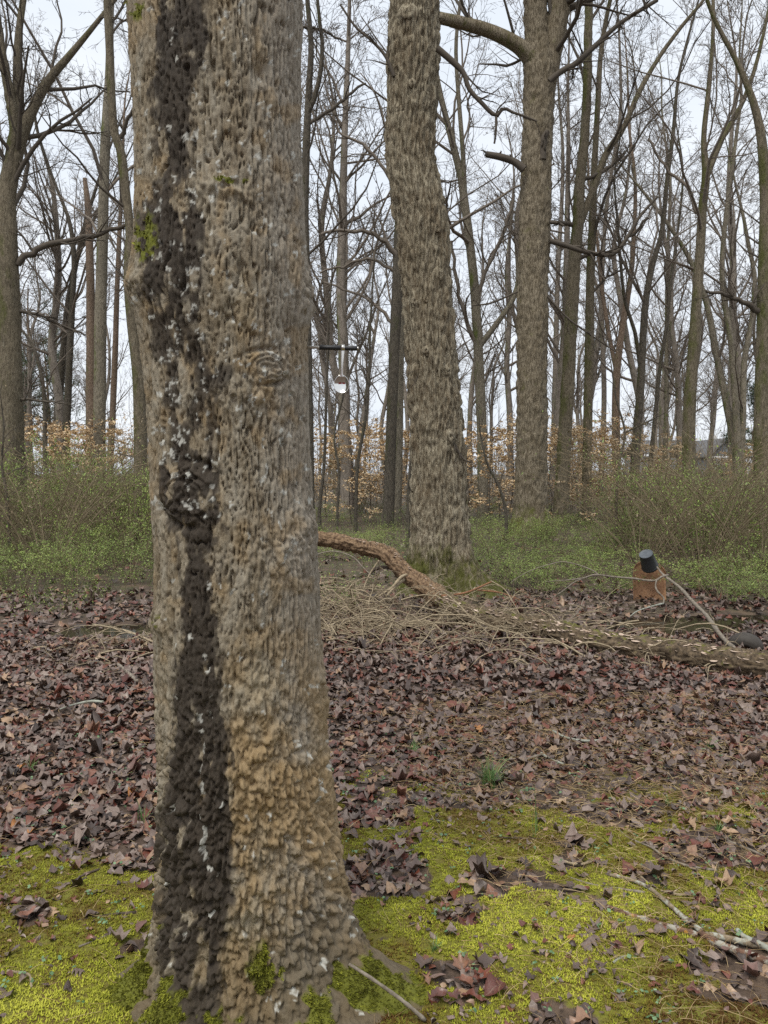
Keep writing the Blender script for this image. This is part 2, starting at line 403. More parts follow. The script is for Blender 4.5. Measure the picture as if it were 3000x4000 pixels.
def bare_tree(name, label, d, main, forks=(), limbs=(), mat='grey', twig=None, ext=7.0, n1=12, cols=14, seed=0, group=None, t0=0.35, l1=0.42, cat='tree', levels=LV, nofork=2, cell=None, amp=0, stepn=None, ang=42):
    rng = np.random.default_rng(seed + 100)
    P, W = path3(main, d)
    # foot: from the lowest traced point straight to the ground, flaring a little
    foot = P[0].copy(); gx = float(gz(foot[:1], foot[1:2])[0]); foot[2] = gx - 0.12
    if P[0][2] > gx + 0.1:
        mid = P[0].copy(); mid[2] = gx + 0.25 * (P[0][2] - gx)
        P = np.concatenate([[foot], [mid], P]); W = np.concatenate([[W[0] * 1.35], [W[0] * 1.08], W])
    else:
        P = np.concatenate([[foot], P]); W = np.concatenate([[W[0] * 1.3], W])
    def extend(P, W, e):
        if e <= 0: return P, W
        t = P[-1] - P[-2]; t /= np.linalg.norm(t); q = [P[-1]]
        for k in range(4):
            t = t + 0.10 * rng.normal(size=3) + np.array([0, 0, 0.12]); t /= np.linalg.norm(t); q.append(q[-1] + t * e / 4)
        return np.concatenate([P, q[1:]]), np.concatenate([W, W[-1] * np.array([0.8, 0.6, 0.4, 0.18])])
    P, W = extend(P, W, ext)
    root = thing(name, label, cat, tuple(foot * [1, 1, 0] + [0, 0, gx]), group); off = np.array(root.location)
    tr = Acc(); cr_ = Acc()
    L = np.linalg.norm(np.diff(P, axis=0), axis=1).sum()
    p, r = resample(P, W, stepn or int(max(24, L * 4)))
    V, F = trunk_tube(p, r, cols, cell, amp, seed); tr.add(V, [F])
    tops = [(p, r)]
    for i, fk in enumerate(forks):
        fp, fw = path3(fk, d, drift=rng.uniform(-0.15, 0.25))
        fp[0] = fp[0] + (np.array([0, d, 0]) - np.array([0, fp[0][1], 0]))
        fp, fw = extend(fp, fw, ext * 0.7)
        q, qr = resample(fp, fw, max(14, int(np.linalg.norm(np.diff(fp, axis=0), axis=1).sum() * 3)))
        V, F = trunk_tube(q, qr, max(8, cols - 4), None, 0, seed + i + 5); tr.add(V, [F]); tops.append((q, qr))
    link('trunk', tr.mesh('trunk', BARK[mat] if isinstance(mat, str) else mat, off), root)
    lset = []
    for i, lb in enumerate(limbs):
        lp, lw = path3(lb, d, drift=rng.uniform(-0.2, 0.2)); q, qr = resample(lp, lw, 14)
        q[1:-1] += 0.03 * rng.normal(size=(12, 3)) * np.linalg.norm(q[-1] - q[0]) / 3
        V, F = tubes(q[None], qr[None], 7); cr_.add(V, [F]); lset.append((q[None], qr[None]))
    for (q, qr) in tops:
        a = q[int(len(q) * (t0 if q is p else 0.1)):]; b_ = qr[int(len(q) * (t0 if q is p else 0.1)):]
        if len(a) < 4 or n1 <= 0: continue
        P1, R1 = grow(rng, a[None], b_[None], n1, l1, ang, 8, 0.07, 0.15, 0.0, 1.0, 0.5, 0.008)
        V, F = tubes(P1, R1, 5); cr_.add(V, [F]); lset.append((P1, R1))
    crown_mesh(cr_, rng, lset, levels)
    if cr_.n: link('crown', cr_.mesh('crown', twig or TWIG, off), root)
    return root

# ---- the second big tree, with burls, and its limbs
def traced_big(name, label, d, edges, mat, cols, step, cell, amp, seed, roots, group=None, ext=None):
    e = np.array(edges, float)
    P = np.array([D((l + r) / 2, y, d) for y, l, r in e]); W = (e[:, 2] - e[:, 1]) / 2 * K / 3000 * d
    o = np.argsort(P[:, 2]); P, W = P[o], W[o]
    zt = P[-1][2]
    P = np.concatenate([[[P[0][0], d, -0.12]], P, [[P[-1][0] - 0.1, d + 0.1, zt + 3], [P[-1][0], d + 0.2, zt + 7]]]); W = np.concatenate([[W[0]], W, [W[-1] * 0.8, W[-1] * 0.35]])
    zs = np.concatenate([np.arange(-0.1, zt + 0.3, step), np.arange(zt + 0.4, zt + 7, 0.3)])
    cx = np.interp(zs, P[:, 2], P[:, 0]); rr = np.interp(zs, P[:, 2], W)
    k = np.ones(7) / 7; cx = np.convolve(np.pad(cx, 3, 'edge'), k, 'valid'); rr = np.convolve(np.pad(rr, 3, 'edge'), k, 'valid')
    th = np.linspace(0, 2 * np.pi, cols + 1)[:-1]; T, Z = np.meshgrid(th, zs)
    C = np.repeat(cx[:, None], cols, 1); R = np.repeat(rr[:, None], cols, 1)
    flare = 0
    for az, a, wd, h in roots:
        dd = (T - az + np.pi) % (2 * np.pi) - np.pi
        flare = flare + a * np.exp(-(dd / wd) ** 2) * np.exp(-np.clip(Z, 0, 9) / h)
    R = R + flare
    fr = furrow(np.cos(T), np.sin(T), Z, rr.mean() / cell[0], 1 / cell[1], seed, 3)
    disp = amp * (2.4 * np.minimum(fr, 0.45) - 0.55) + amp * 0.9 * fbm(np.cos(T) * 9, np.sin(T) * 9, Z * 5, seed + 4, 4) + 0.02 * vnoise(np.cos(T) * 1.2, np.sin(T) * 1.2, Z * 0.9, seed + 9)
    R = R + disp
    V = np.stack([C + np.sin(T) * R, d - np.cos(T) * R, Z], 2).reshape(-1, 3)
    n = len(zs); i = np.arange(n - 1)[:, None] * cols; j = np.arange(cols)[None]; j2 = (j + 1) % cols
    F = np.stack([(i + j).ravel(), (i + j2).ravel(), (i + cols + j2).ravel(), (i + cols + j).ravel()], 1)
    root = thing(name, label, 'tree', (cx[0], d, 0), group)
    off = np.array([cx[0], d, 0])
    mossv = np.clip(sstep(1.15, 0.1, Z.ravel()) * 1.0, 0, 1)
    link('trunk', mesh('trunk', V - off, [F], mat, {'low': mossv}), root)
    def surf(px, py):   # point on the camera-facing side under D-pixel
        q = D(px, py, d); c = np.interp(q[2], zs, cx); r = np.interp(q[2], zs, rr); s = np.clip((q[0] - c) / r, -1, 1)
        return np.array([q[0], d - math.sqrt(max(0, 1 - s * s)) * r, q[2]]), np.array([s, -math.sqrt(max(0.02, 1 - s * s)), 0])
    return root, off, surf

def big_bark(name, c1, c2, mossamt, base):
    m, nt, b = newmat(name, 0.9, 0.2)
    n1 = noise(nt, coords(nt, (1, 1, 0.16)), 46, 4, 0.6); nf = noise(nt, coords(nt, (1, 1, 0.4)), 110, 4, 0.7); n2 = noise(nt, coords(nt, (1, 1, 0.5)), 3, 5, 0.65)
    col = mixc(nt, ramp(nt, n1, [(0.40, 0), (0.58, 1)]), c1, c2)
    col = mixc(nt, ramp(nt, nf, [(0.35, 0.5), (0.5, 0)]), col, tuple(x * 0.6 for x in c1))
    col = mixc(nt, ramp(nt, n2, [(0.45, 0), (0.72, 0.6)]), col, base)
    n1 = math_(nt, 'ADD', n1, math_(nt, 'MULTIPLY', nf, 0.5))
    lo = attr(nt, 'low').outputs['Fac']; n3 = noise(nt, coords(nt, (1, 1, 0.6)), 4.5, 6, 0.75)
    g = nt.nodes.new('ShaderNodeNewGeometry'); sx = nd(nt, 'ShaderNodeSeparateXYZ', {0: g.outputs['Normal']})
    f = math_(nt, 'ADD', math_(nt, 'MULTIPLY', lo, 0.33), n3); f = math_(nt, 'ADD', f, mossamt)
    f = math_(nt, 'ADD', f, math_(nt, 'MULTIPLY', sx.outputs[0], -0.05))
    mc = mixc(nt, nf, (0.05, 0.055, 0.012), (0.135, 0.145, 0.022))
    col = mixc(nt, ramp(nt, f, [(0.66, 0), (0.84, 0.9)]), col, mc)
    nt.links.new(col, b.inputs['Base Color']); bump(nt, b, n1, 1.0, 0.035)
    return m
def build_second():
    mat = big_bark('second_bark', (0.15, 0.12, 0.08), (0.40, 0.35, 0.255), -0.02, (0.15, 0.105, 0.06))
    E = [(0, 845, 945), (100, 840, 943), (200, 840, 942), (300, 838, 937), (350, 839, 936), (400, 843, 950), (450, 852, 962), (500, 858, 966), (600, 867, 970), (700, 872, 975), (800, 880, 985), (900, 886, 995), (1000, 889, 1000), (1100, 889, 1006), (1150, 888, 1010), (1200, 886, 1015), (1250, 885, 1020)]
    roots = [(0.95, 0.42, 0.42, 0.30), (1.6, 0.75, 0.26, 0.16), (-0.95, 0.28, 0.45, 0.26), (0.05, 0.10, 0.4, 0.3), (-2.2, 0.3, 0.5, 0.2), (2.8, 0.3, 0.5, 0.2)]
    root, off, surf = traced_big('bare_tree', 'large grey bare tree with burls down its trunk, behind the fallen log', 9.4, E, mat, 170, 0.020, (0.028, 0.17), 0.042, 11, roots)
    rng = np.random.default_rng(5)
    for kx, ky, s in [(878, 60, 24), (888, 205, 9), (855, 160, 9), (858, 255, 11), (842, 350, 9), (940, 508, 17), (947, 605, 18), (918, 660, 8), (895, 660, 13), (945, 695, 7), (918, 765, 11), (965, 808, 15), (985, 860, 9), (968, 945, 16), (958, 440, 10)]:
        p, nrm = surf(kx, ky); r = s * K / 3000 * 9.4 * 0.62
        th = np.linspace(0, 2 * np.pi, 13)[:-1]; ph = np.array([0, 0.16, 0.33, 0.5])
        V = []; up = np.array([0, 0, 1.0]); rt = np.cross(up, nrm); rt /= np.linalg.norm(rt)
        prof = [(1.5, -0.25), (1.0, 0.18), (0.75, 0.42), (0.45, 0.5), (0.2, 0.25)]
        for a, h in prof:
            for t in th:
                j = 1 + 0.25 * rng.normal() if a < 1.4 else 1
                V.append(p + r * a * j * (np.cos(t) * rt + np.sin(t) * up * 1.15) + nrm * r * h * (0.8 + 0.3 * rng.random()))
        V.append(p + nrm * r * 0.05); V = np.array(V); F = []; n = 12
        for q in range(4):
            for t in range(n): F.append([q * n + t, q * n + (t + 1) % n, (q + 1) * n + (t + 1) % n, (q + 1) * n + t])
        Tf = [[4 * n + t, 4 * n + (t + 1) % n, 5 * n] for t in range(n)]
        m = mesh('burl', V - off, [np.array(F), np.array(Tf)], mat)
        link('burl', m, root)
    a = Acc(); ls = []
    for pts in [[(945, 105, 14), (985, 140, 13), (1003, 160, 11), (1012, 190, 10), (1040, 222, 9), (1072, 250, 9), (1088, 232, 8), (1100, 240, 6), (1130, 250, 5), (1160, 262, 4)],
                [(1072, 250, 6), (1071, 285, 5), (1068, 310, 4)], [(852, 165, 8), (832, 120, 7), (800, 85, 6), (770, 60, 5), (735, 10, 4)],
                [(975, 945, 6), (1000, 990, 4), (1020, 1000, 3)], [(915, 760, 4), (905, 800, 4), (910, 850, 3), (905, 890, 2)]]:
        lp, lw = path3(pts, 9.2); q, qr = resample(lp, lw, 22); V, F = tubes(q[None], qr[None], 7); a.add(V, [F]); ls.append((q[None], qr[None]))
    crown_mesh(a, rng, ls, [(8, 0.35, 45, 6, 4, 0.0, 0.25), (4, 0.5, 45, 4, 3, 0, 0.25)], 0.0035)
    top = np.array([[off[0] + 0.0, 9.5, 8.3], [off[0], 9.6, 11], [off[0] + 0.1, 9.7, 14.5]]); q, qr = resample(top, [0.3, 0.25, 0.1], 12)
    P1, R1 = grow(rng, q[None], qr[None], 8, 0.9, 48, 8, 0.05, 0.15, 0, 1, 0.5); V, F = tubes(P1, R1, 5); a.add(V, [F]); crown_mesh(a, rng, [(P1, R1)], LV2[:2])
    link('crown', a.mesh('crown', TWIGD, off), root)
build_second()

def build_third():
    d = 18.5
    mat = big_bark('third_bark', (0.115, 0.092, 0.062), (0.31, 0.262, 0.19), 0.05, (0.11, 0.085, 0.048))
    E = [(150, 1132, 1200), (200, 1132, 1197), (300, 1130, 1193), (400, 1128, 1190), (500, 1122, 1187), (600, 1120, 1184), (800, 1117, 1181), (1000, 1115, 1181), (1100, 1112, 1183), (1140, 1106, 1190)]
    e = np.array(E, float)
    rng = np.random.default_rng(9)
    root = thing('bare_tree', 'tall bare tree with a mossy sideways limb and forked top', 'tree', tuple(D(1148, 1, d) * [1, 1, 0])); off = np.array(root.location)
    P = [D(1148, 1140, d)]; P[0][2] = -0.1; P = P + [D((l + r) / 2, y, d) for y, l, r in e[::-1][1:]]; W = [0.6] + [(r - l) / 2 * K / 3000 * d for y, l, r in e[::-1][1:]]
    P.append(D(1160, 80, d)); W.append(0.27); P.append(D(1157, 0, d)); W.append(0.25); P.append(D(1150, -180, d)); W.append(0.2); P.append(D(1160, -420, d)); W.append(0.08)
    a = Acc(); p, r = resample(P, W, 360); V, F = trunk_tube(p, r, 64, (0.042, 0.22), 0.048, 3); a.add(V, [F], low=np.repeat(np.clip(0.9 - p[:, 2] / 1.2, 0, 1), 64))
    f2, w2 = path3([(1172, 215, 46), (1190, 120, 44), (1212, 0, 42), (1235, -150, 34), (1262, -380, 14)], d); q, qr = resample(f2, w2, 120); V, F = trunk_tube(q, qr, 40, (0.06, 0.3), 0.02, 4); a.add(V, [F], low=0)
    link('trunk', a.mesh('trunk', mat, off), root)
    lm = Acc(); ls = []
    f3, w3 = path3([(1165, 150, 44), (1150, 128, 38), (1120, 98, 31), (1060, 68, 26), (990, 48, 24), (940, 36, 22), (870, 5, 18), (800, -60, 12)], d, drift=-0.08); q, qr = resample(f3, w3, 60)
    V, F = trunk_tube(q, qr, 16, None, 0, 6); lm.add(V, [F], low=0.35)
    o = link('limb', lm.mesh('limb', mat, off), root); tag(o, 'thick mossy limb growing sideways')
    a = Acc()
    q0 = (q[None], qr[None] * 0.5)
    for pts in [[(1132, 366, 18), (1112, 350, 15), (1085, 340, 15), (1050, 333, 13)], [(1187, 520, 12), (1215, 528, 11), (1270, 545, 10), (1325, 549, 9), (1360, 505, 8), (1380, 470, 7), (1420, 425, 5)],
                [(1185, 176, 14), (1215, 152, 12), (1240, 140, 12), (1290, 95, 11), (1340, 50, 9), (1420, 0, 8)], [(1172, 345, 16), (1174, 300, 15), (1182, 283, 12)],
                [(1187, 480, 8), (1205, 482, 7), (1218, 488, 5)], [(1118, 630, 4), (1060, 655, 4), (1020, 660, 3)], [(1182, 640, 5), (1230, 690, 4), (1330, 760, 3)]]:
        lp, lw = path3(pts, d - 0.3); qq, qq2 = resample(lp, lw, 20); V, F = tubes(qq[None], qq2[None], 7); a.add(V, [F]); ls.append((qq[None], qq2[None]))
    crown_mesh(a, rng, ls + [q0], [(9, 0.35, 45, 6, 4, 0.03, 0.2), (6, 0.5, 45, 4, 3, 0, 0.22), (3, 0.6, 45, 3, 3, 0, 0.2)], 0.004)
    for pp, rr_ in ((p[260:], r[260:]), (f2, w2)):
        P1, R1 = grow(rng, np.asarray(pp)[None], np.asarray(rr_)[None], 11, 0.6, 50, 8, 0.06, 0.15, 0.1, 1, 0.4); V, F = tubes(P1, R1, 5); a.add(V, [F]); crown_mesh(a, rng, [(P1, R1)], LV2)
    link('crown', a.mesh('crown', TWIGD, off), root)
build_third()

T = bare_tree
SAP = [(5, 0.5, 45, 5, 3, 0.03, 0.2), (4, 0.5, 45, 3, 3, 0.0, 0.2)]
T('bare_tree', 'thick bare trunk splitting into dark spreading limbs at the edge of the wood', 16, [(22, 1000, 60), (20, 800, 50), (18, 600, 45), (15, 500, 43), (14, 430, 38), (25, 340, 26), (32, 280, 22), (20, 200, 20), (5, 120, 18), (-15, 0, 16)],
  [[(16, 440, 28), (38, 330, 25), (60, 260, 22), (100, 180, 18), (150, 120, 14), (200, 60, 10)], [(32, 285, 18), (36, 200, 17), (38, 100, 15), (50, 0, 13)]],
  [[(38, 572, 15), (75, 542, 13), (130, 522, 12), (200, 510, 10), (275, 485, 8)], [(35, 672, 8), (85, 680, 7), (130, 700, 6), (185, 725, 4)], [(35, 860, 6), (80, 865, 5), (145, 872, 3)]], 'mossy', TWIGD, 5, 9, 22, 1, levels=LV2, cell=(0.06, 0.2), amp=0.02, stepn=200)
T('bare_tree', 'straight smooth grey trunk standing above brown leafy saplings', 24, [(213, 1030, 27), (215, 900, 26), (217, 700, 25), (222, 500, 22), (228, 300, 20), (236, 150, 17), (240, 0, 14)], (), (), 'grey', None, 7, 14, 14, 2)
T('bare_tree', 'slim crooked mossy trunk close beside the big stained trunk', 14.7, [(299, 1150, 34), (303, 1050, 30), (302, 900, 27), (298, 800, 25), (285, 700, 21), (277, 600, 19), (281, 500, 19), (272, 420, 19), (262, 330, 18), (247, 285, 18), (241, 200, 17), (237, 100, 17), (232, 0, 16)],
  [[(300, 800, 14), (312, 740, 12), (325, 690, 10), (345, 600, 9)]], [[(262, 300, 10), (275, 260, 8), (300, 220, 7)], [(300, 985, 4), (280, 985, 3), (255, 980, 2)]], 'mossy', TWIGD, 5, 6, 14, 3, l1=0.25, levels=SAP)
T('dead_tree', 'reddish dead trunk with a snapped top beside the straight grey trunk', 28, [(197, 1020, 22), (196, 800, 20), (195, 600, 17), (190, 450, 14), (183, 385, 9)], (), (), 'red', None, 0, 3, 12, 4, levels=SAP, l1=0.12)
T('bare_tree', 'narrow brown trunk rising between the crooked mossy trunk and the grey one', 30, [(238, 1010, 14), (243, 900, 13), (248, 780, 12), (252, 650, 11), (258, 500, 9)], (), (), 'red', None, 7, 10, 10, 5, levels=LV2)
T('bare_tree', 'dark leaning trunk of a close-set pair above brown saplings', 32, [(121, 980, 18), (128, 850, 17), (138, 750, 15), (148, 650, 13), (158, 600, 11), (175, 520, 9), (200, 430, 7)], [[(150, 640, 8), (165, 570, 7), (190, 500, 6), (230, 420, 5)]], (), 'dark', None, 6, 10, 12, 6, levels=LV2)
T('bare_tree', 'dark upright trunk of a close-set pair, its top bending back', 30, [(143, 970, 17), (147, 850, 15), (152, 740, 14), (157, 640, 12), (160, 560, 11), (150, 480, 8), (120, 400, 6)], (), (), 'dark', None, 6, 11, 12, 7, levels=LV2)
T('bare_tree', 'thin dark trunk leaning over toward the thick forked trunk', 22, [(98, 960, 10), (95, 850, 9), (78, 765, 7), (50, 715, 5), (20, 690, 4)], (), (), 'dark', None, 2, 8, 8, 8, levels=SAP)
T('bare_tree', 'dark forking trunk half hidden behind the big stained trunk, above the peg', 17, [(668, 1080, 23), (664, 800, 22), (660, 600, 20), (658, 450, 18), (662, 300, 16), (668, 180, 14), (672, 100, 12), (664, 0, 10)],
  [[(663, 250, 11), (685, 195, 11), (697, 110, 9), (690, 40, 8), (680, -60, 6)]], [[(665, 270, 8), (705, 245, 7), (760, 200, 6), (790, 180, 4)], [(650, 60, 6), (690, 62, 5), (740, 90, 4)]], 'dark', TWIGD, 4, 7, 12, 10, levels=LV2)
T('bare_tree', 'dark mossy trunk just behind the burled grey tree', 20.5, [(838, 1130, 27), (843, 1000, 23), (850, 800, 23), (857, 650, 23), (862, 520, 23), (866, 400, 20), (868, 200, 18), (866, 0, 16)], (),
  [[(862, 562, 14), (835, 522, 11), (790, 502, 9), (740, 498, 7), (690, 508, 6)], [(850, 700, 8), (800, 650, 7), (760, 630, 5), (700, 610, 4)], [(862, 420, 8), (800, 330, 7), (740, 290, 5), (700, 230, 4)], [(858, 590, 7), (800, 560, 6), (740, 575, 5), (690, 590, 4)]], 'dark', None, 6, 10, 14, 11, levels=LV2)
T('bare_tree', 'pale brown trunk pressed between the dark mossy trunk and the burled tree', 21.5, [(858, 1110, 20), (862, 900, 18), (866, 700, 17), (880, 500, 15), (885, 200, 13)], (), (), 'grey', None, 7, 9, 12, 12, levels=LV2)
T('bare_tree', 'forked brown trunk leaning toward the burled tree, many rising limbs', 23, [(1043, 1050, 24), (1040, 900, 22), (1035, 800, 21), (1027, 650, 20), (1018, 550, 19), (1005, 450, 18), (995, 380, 16), (975, 300, 14), (960, 240, 12), (945, 170, 10), (935, 100, 9)],
  [[(1038, 745, 14), (1078, 692, 12), (1112, 640, 10), (1122, 560, 8), (1130, 480, 7)], [(1005, 440, 11), (1000, 330, 10), (990, 200, 9), (985, 100, 8), (995, 0, 7)]], [[(1030, 640, 9), (1060, 560, 8), (1090, 500, 7), (1110, 420, 6)], [(1035, 760, 10), (1005, 690, 9), (985, 600, 8), (975, 520, 6)]], 'grey', None, 6, 9, 14, 13, levels=LV2)
T('bare_tree', 'mossy trunk with a long limb slanting up, next to the tall forked tree', 21, [(1213, 1075, 32), (1220, 950, 29), (1228, 800, 28), (1236, 650, 27), (1242, 550, 27), (1248, 480, 24), (1252, 400, 22), (1262, 300, 20), (1268, 200, 18), (1270, 100, 17), (1272, 0, 16)],
  [[(1250, 490, 17), (1285, 400, 15), (1310, 330, 14), (1345, 280, 12), (1380, 200, 11), (1420, 130, 9), (1470, 60, 8)]], [[(1240, 485, 11), (1215, 482, 9), (1190, 480, 8)], [(1240, 560, 10), (1290, 548, 8), (1330, 540, 7), (1400, 470, 6)], [(1255, 390, 9), (1300, 372, 8), (1350, 330, 6)]], 'mossy', TWIGD, 6, 9, 16, 14, levels=LV2, cell=(0.06, 0.25), amp=0.02, stepn=180)
T('bare_tree', 'dark green mossy straight trunk rising out of tan saplings', 22, [(1268, 1060, 21), (1270, 900, 20), (1273, 750, 19), (1275, 600, 18), (1280, 480, 16), (1283, 380, 14), (1290, 250, 12), (1300, 100, 10)], (), [[(1273, 640, 6), (1310, 600, 5), (1350, 580, 4)]], 'mossy', TWIGD, 6, 12, 14, 15, levels=LV2)
T('bare_tree', 'reddish trunk dividing into two slender stems', 27, [(1332, 1050, 19), (1330, 900, 17), (1333, 800, 16), (1345, 700, 13), (1362, 600, 11), (1370, 500, 9)], [[(1333, 810, 10), (1315, 720, 9), (1300, 620, 8), (1290, 520, 7)]], (), 'red', None, 7, 10, 12, 16, levels=LV2)
T('bare_tree', 'dark wavy trunk with a long curved fork', 22, [(1368, 1080, 21), (1375, 950, 18), (1383, 850, 17), (1388, 750, 15), (1395, 650, 14), (1410, 570, 12), (1430, 500, 10), (1440, 400, 9), (1455, 280, 8)], [[(1384, 800, 9), (1372, 720, 8), (1350, 650, 7), (1340, 560, 6)]], (), 'dark', None, 6, 10, 14, 17, levels=LV2)
T('bare_tree', 'thin dark sloping trunk beside the dark wavy one', 25, [(1402, 1040, 10), (1410, 950, 9), (1425, 800, 8), (1440, 700, 7), (1450, 600, 6), (1470, 450, 5)], (), (), 'dark', None, 5, 9, 8, 18, levels=LV2)
T('bare_tree', 'slender grey pole of a tree near the far house roofs', 30, [(1437, 1000, 10), (1440, 850, 9), (1440, 700, 8), (1442, 550, 7), (1448, 400, 6)], (), (), 'grey', None, 6, 9, 8, 19, levels=LV2)
T('bare_tree', 'upright grey-brown trunk in front of the far house roofs', 19, [(1489, 1050, 29), (1488, 950, 27), (1492, 850, 25), (1498, 750, 24), (1505, 650, 22), (1512, 550, 20), (1518, 450, 18), (1525, 380, 17), (1520, 300, 11), (1530, 200, 10), (1540, 80, 8)],
  [[(1523, 390, 13), (1560, 300, 11), (1600, 230, 10), (1630, 150, 8)]], [[(1515, 480, 8), (1480, 400, 7), (1440, 360, 6), (1400, 300, 5)]], 'mossy', None, 5, 9, 16, 20, levels=LV2)
T('bare_tree', 'tree of three stems spreading in a fan from one stump', 24, [(1594, 1000, 20), (1590, 900, 15), (1580, 750, 13), (1560, 600, 11), (1570, 450, 9), (1590, 300, 7)],
  [[(1592, 1000, 18), (1585, 950, 16), (1565, 850, 15), (1545, 750, 14), (1525, 650, 12), (1490, 560, 10), (1440, 480, 8)], [(1598, 1000, 16), (1605, 900, 13), (1608, 780, 12), (1625, 680, 10), (1630, 600, 9), (1615, 520, 8)]], (), 'grey', None, 5, 8, 12, 21, levels=LV2)
T('bare_tree', 'stout mossy trunk with a drooping side limb at the thicket edge', 15, [(1650, 1010, 42), (1648, 900, 35), (1650, 750, 32), (1652, 600, 28), (1656, 450, 26), (1650, 350, 22), (1640, 270, 18), (1620, 200, 14), (1590, 130, 10)],
  [[(1655, 430, 18), (1680, 300, 16), (1690, 100, 12)]], [[(1650, 678, 15), (1600, 650, 10), (1560, 635, 8), (1525, 630, 5)]], 'mossy', TWIGD, 4, 7, 18, 22, levels=LV2)
T('sapling', 'thin sapling standing just beside the edge of the big stained trunk', 20, [(690, 1100, 8), (700, 1000, 7), (705, 850, 6), (710, 700, 5)], (), (), 'dark', None, 2.5, 10, 7, 30, levels=SAP, cat='sapling')
T('bare_tree', 'pale slender trunk behind the hanging spoon', 28, [(737, 1090, 13), (735, 950, 12), (738, 800, 11), (745, 650, 8)], [[(737, 900, 7), (720, 800, 7), (690, 720, 6)], [(738, 850, 7), (770, 770, 6), (800, 700, 5)]], (), 'far', None, 5, 10, 9, 31, levels=LV2)
T('sapling', 'dark kinked sapling between the hanging spoon and the dark mossy trunk', 19, [(768, 1110, 8), (773, 1000, 7), (790, 900, 7), (797, 800, 6), (800, 700, 5)], (), (), 'dark', TWIGD, 2.5, 9, 7, 32, levels=SAP, cat='sapling')
T('sapling', 'black kinked sapling among tan saplings under the hanging spoon', 17, [(728, 1120, 6), (732, 1020, 6), (722, 940, 5), (745, 840, 4), (752, 760, 3)], (), (), 'dark', TWIGD, 1.5, 8, 7, 33, levels=SAP, cat='sapling')
T('sapling', 'dark thin stem hugging the foot of the burled tree', 15, [(881, 1130, 10), (885, 1030, 8), (892, 950, 6)], (), (), 'dark', TWIGD, 1.0, 4, 7, 34, levels=SAP, cat='sapling')
T('sapling', 'black forked sapling in front of the reddish two-stemmed trunk', 14, [(1332, 1080, 6), (1338, 1000, 6), (1350, 935, 5), (1332, 865, 4), (1322, 800, 3)], [[(1350, 935, 4), (1390, 915, 3), (1430, 895, 2)]], (), 'dark', TWIGD, 0.5, 6, 7, 35, levels=SAP[:1], cat='sapling')
T('sapling', 'dark slanting sapling between the burled tree and the tall forked tree', 15, [(1093, 1110, 7), (1078, 1050, 6), (1054, 1005, 5), (1040, 950, 4)], (), (), 'dark', TWIGD, 0.8, 6, 7, 36, levels=SAP[:1], cat='sapling')
T('sapling', 'thin dark sapling in the green thicket below the thick forked trunk', 12.5, [(20, 1150, 7), (13, 1060, 7), (4, 1005, 5), (8, 930, 4)], (), [[(12, 1025, 3), (45, 1012, 3), (85, 1030, 2)]], 'dark', TWIGD, 0.8, 5, 7, 37, levels=SAP[:1], cat='sapling')
T('bare_tree', 'slim trunk crossing behind the slanting limb of the mossy trunk', 33, [(1300, 1030, 12), (1305, 850, 11), (1300, 650, 10), (1310, 450, 8), (1340, 250, 7)], (), (), 'far', None, 7, 12, 9, 38, levels=LV2)
T('bare_tree', 'thin grey trunk seen between the tall forked tree and its mossy neighbour', 34, [(1195, 1030, 14), (1200, 800, 12), (1205, 600, 10), (1215, 400, 8)], (), (), 'far', None, 7, 12, 9, 39, levels=LV2)

# ---- the wood further back: copies of a few bare trees
def far_templates():
    out = []
    for k in range(5):
        rng = np.random.default_rng(300 + k)
        H = rng.uniform(15, 20); n = 9
        p = np.zeros((n, 3)); p[:, 2] = np.linspace(-0.2, H, n); p[1:, :2] = np.cumsum(rng.normal(0, 0.22, (n - 1, 2)), 0)
        r = np.interp(p[:, 2], [-0.2, 0.5, H * 0.5, H], [0.24, 0.18, 0.12, 0.02])
        q, qr = resample(p, r, 40)
        root = thing('far_tree', 'x', 'tree')
        a = Acc(); V, F = trunk_tube(q, qr, 9, None, 0, k); a.add(V, [F])
        if k % 2:
            P1, R1 = grow(rng, q[None, 10:20], qr[None, 10:20], 1, 2.2, 22, 10, 0.1, 0.08, 0.2, 0.8, 0.8); V, F = tubes(P1, R1, 7); a.add(V, [F])
        else: P1 = None
        link('trunk', a.mesh('trunk', BARK['far']), root)
        c = Acc(); t = 12
        L1, Q1 = grow(rng, q[None, t:], qr[None, t:], 24, 0.36, 42, 8, 0.08, 0.14, 0.0, 1.0, 0.5, 0.01); V, F = tubes(L1, Q1, 4); c.add(V, [F]); ls = [(L1, Q1)]
        if P1 is not None:
            L2, Q2 = grow(rng, P1, R1, 9, 0.5, 42, 8, 0.08, 0.14, 0.1, 1, 0.5, 0.01); V, F = tubes(L2, Q2, 4); c.add(V, [F]); ls.append((L2, Q2))
        crown_mesh(c, rng, ls, [(6, 0.5, 42, 5, 3, 0.05, 0.17), (5, 0.52, 42, 4, 3, 0.03, 0.2), (3, 0.55, 40, 3, 3, 0.02, 0.2)], 0.007)
        link('crown', c.mesh('crown', TWIG), root); out.append(root)
    return out
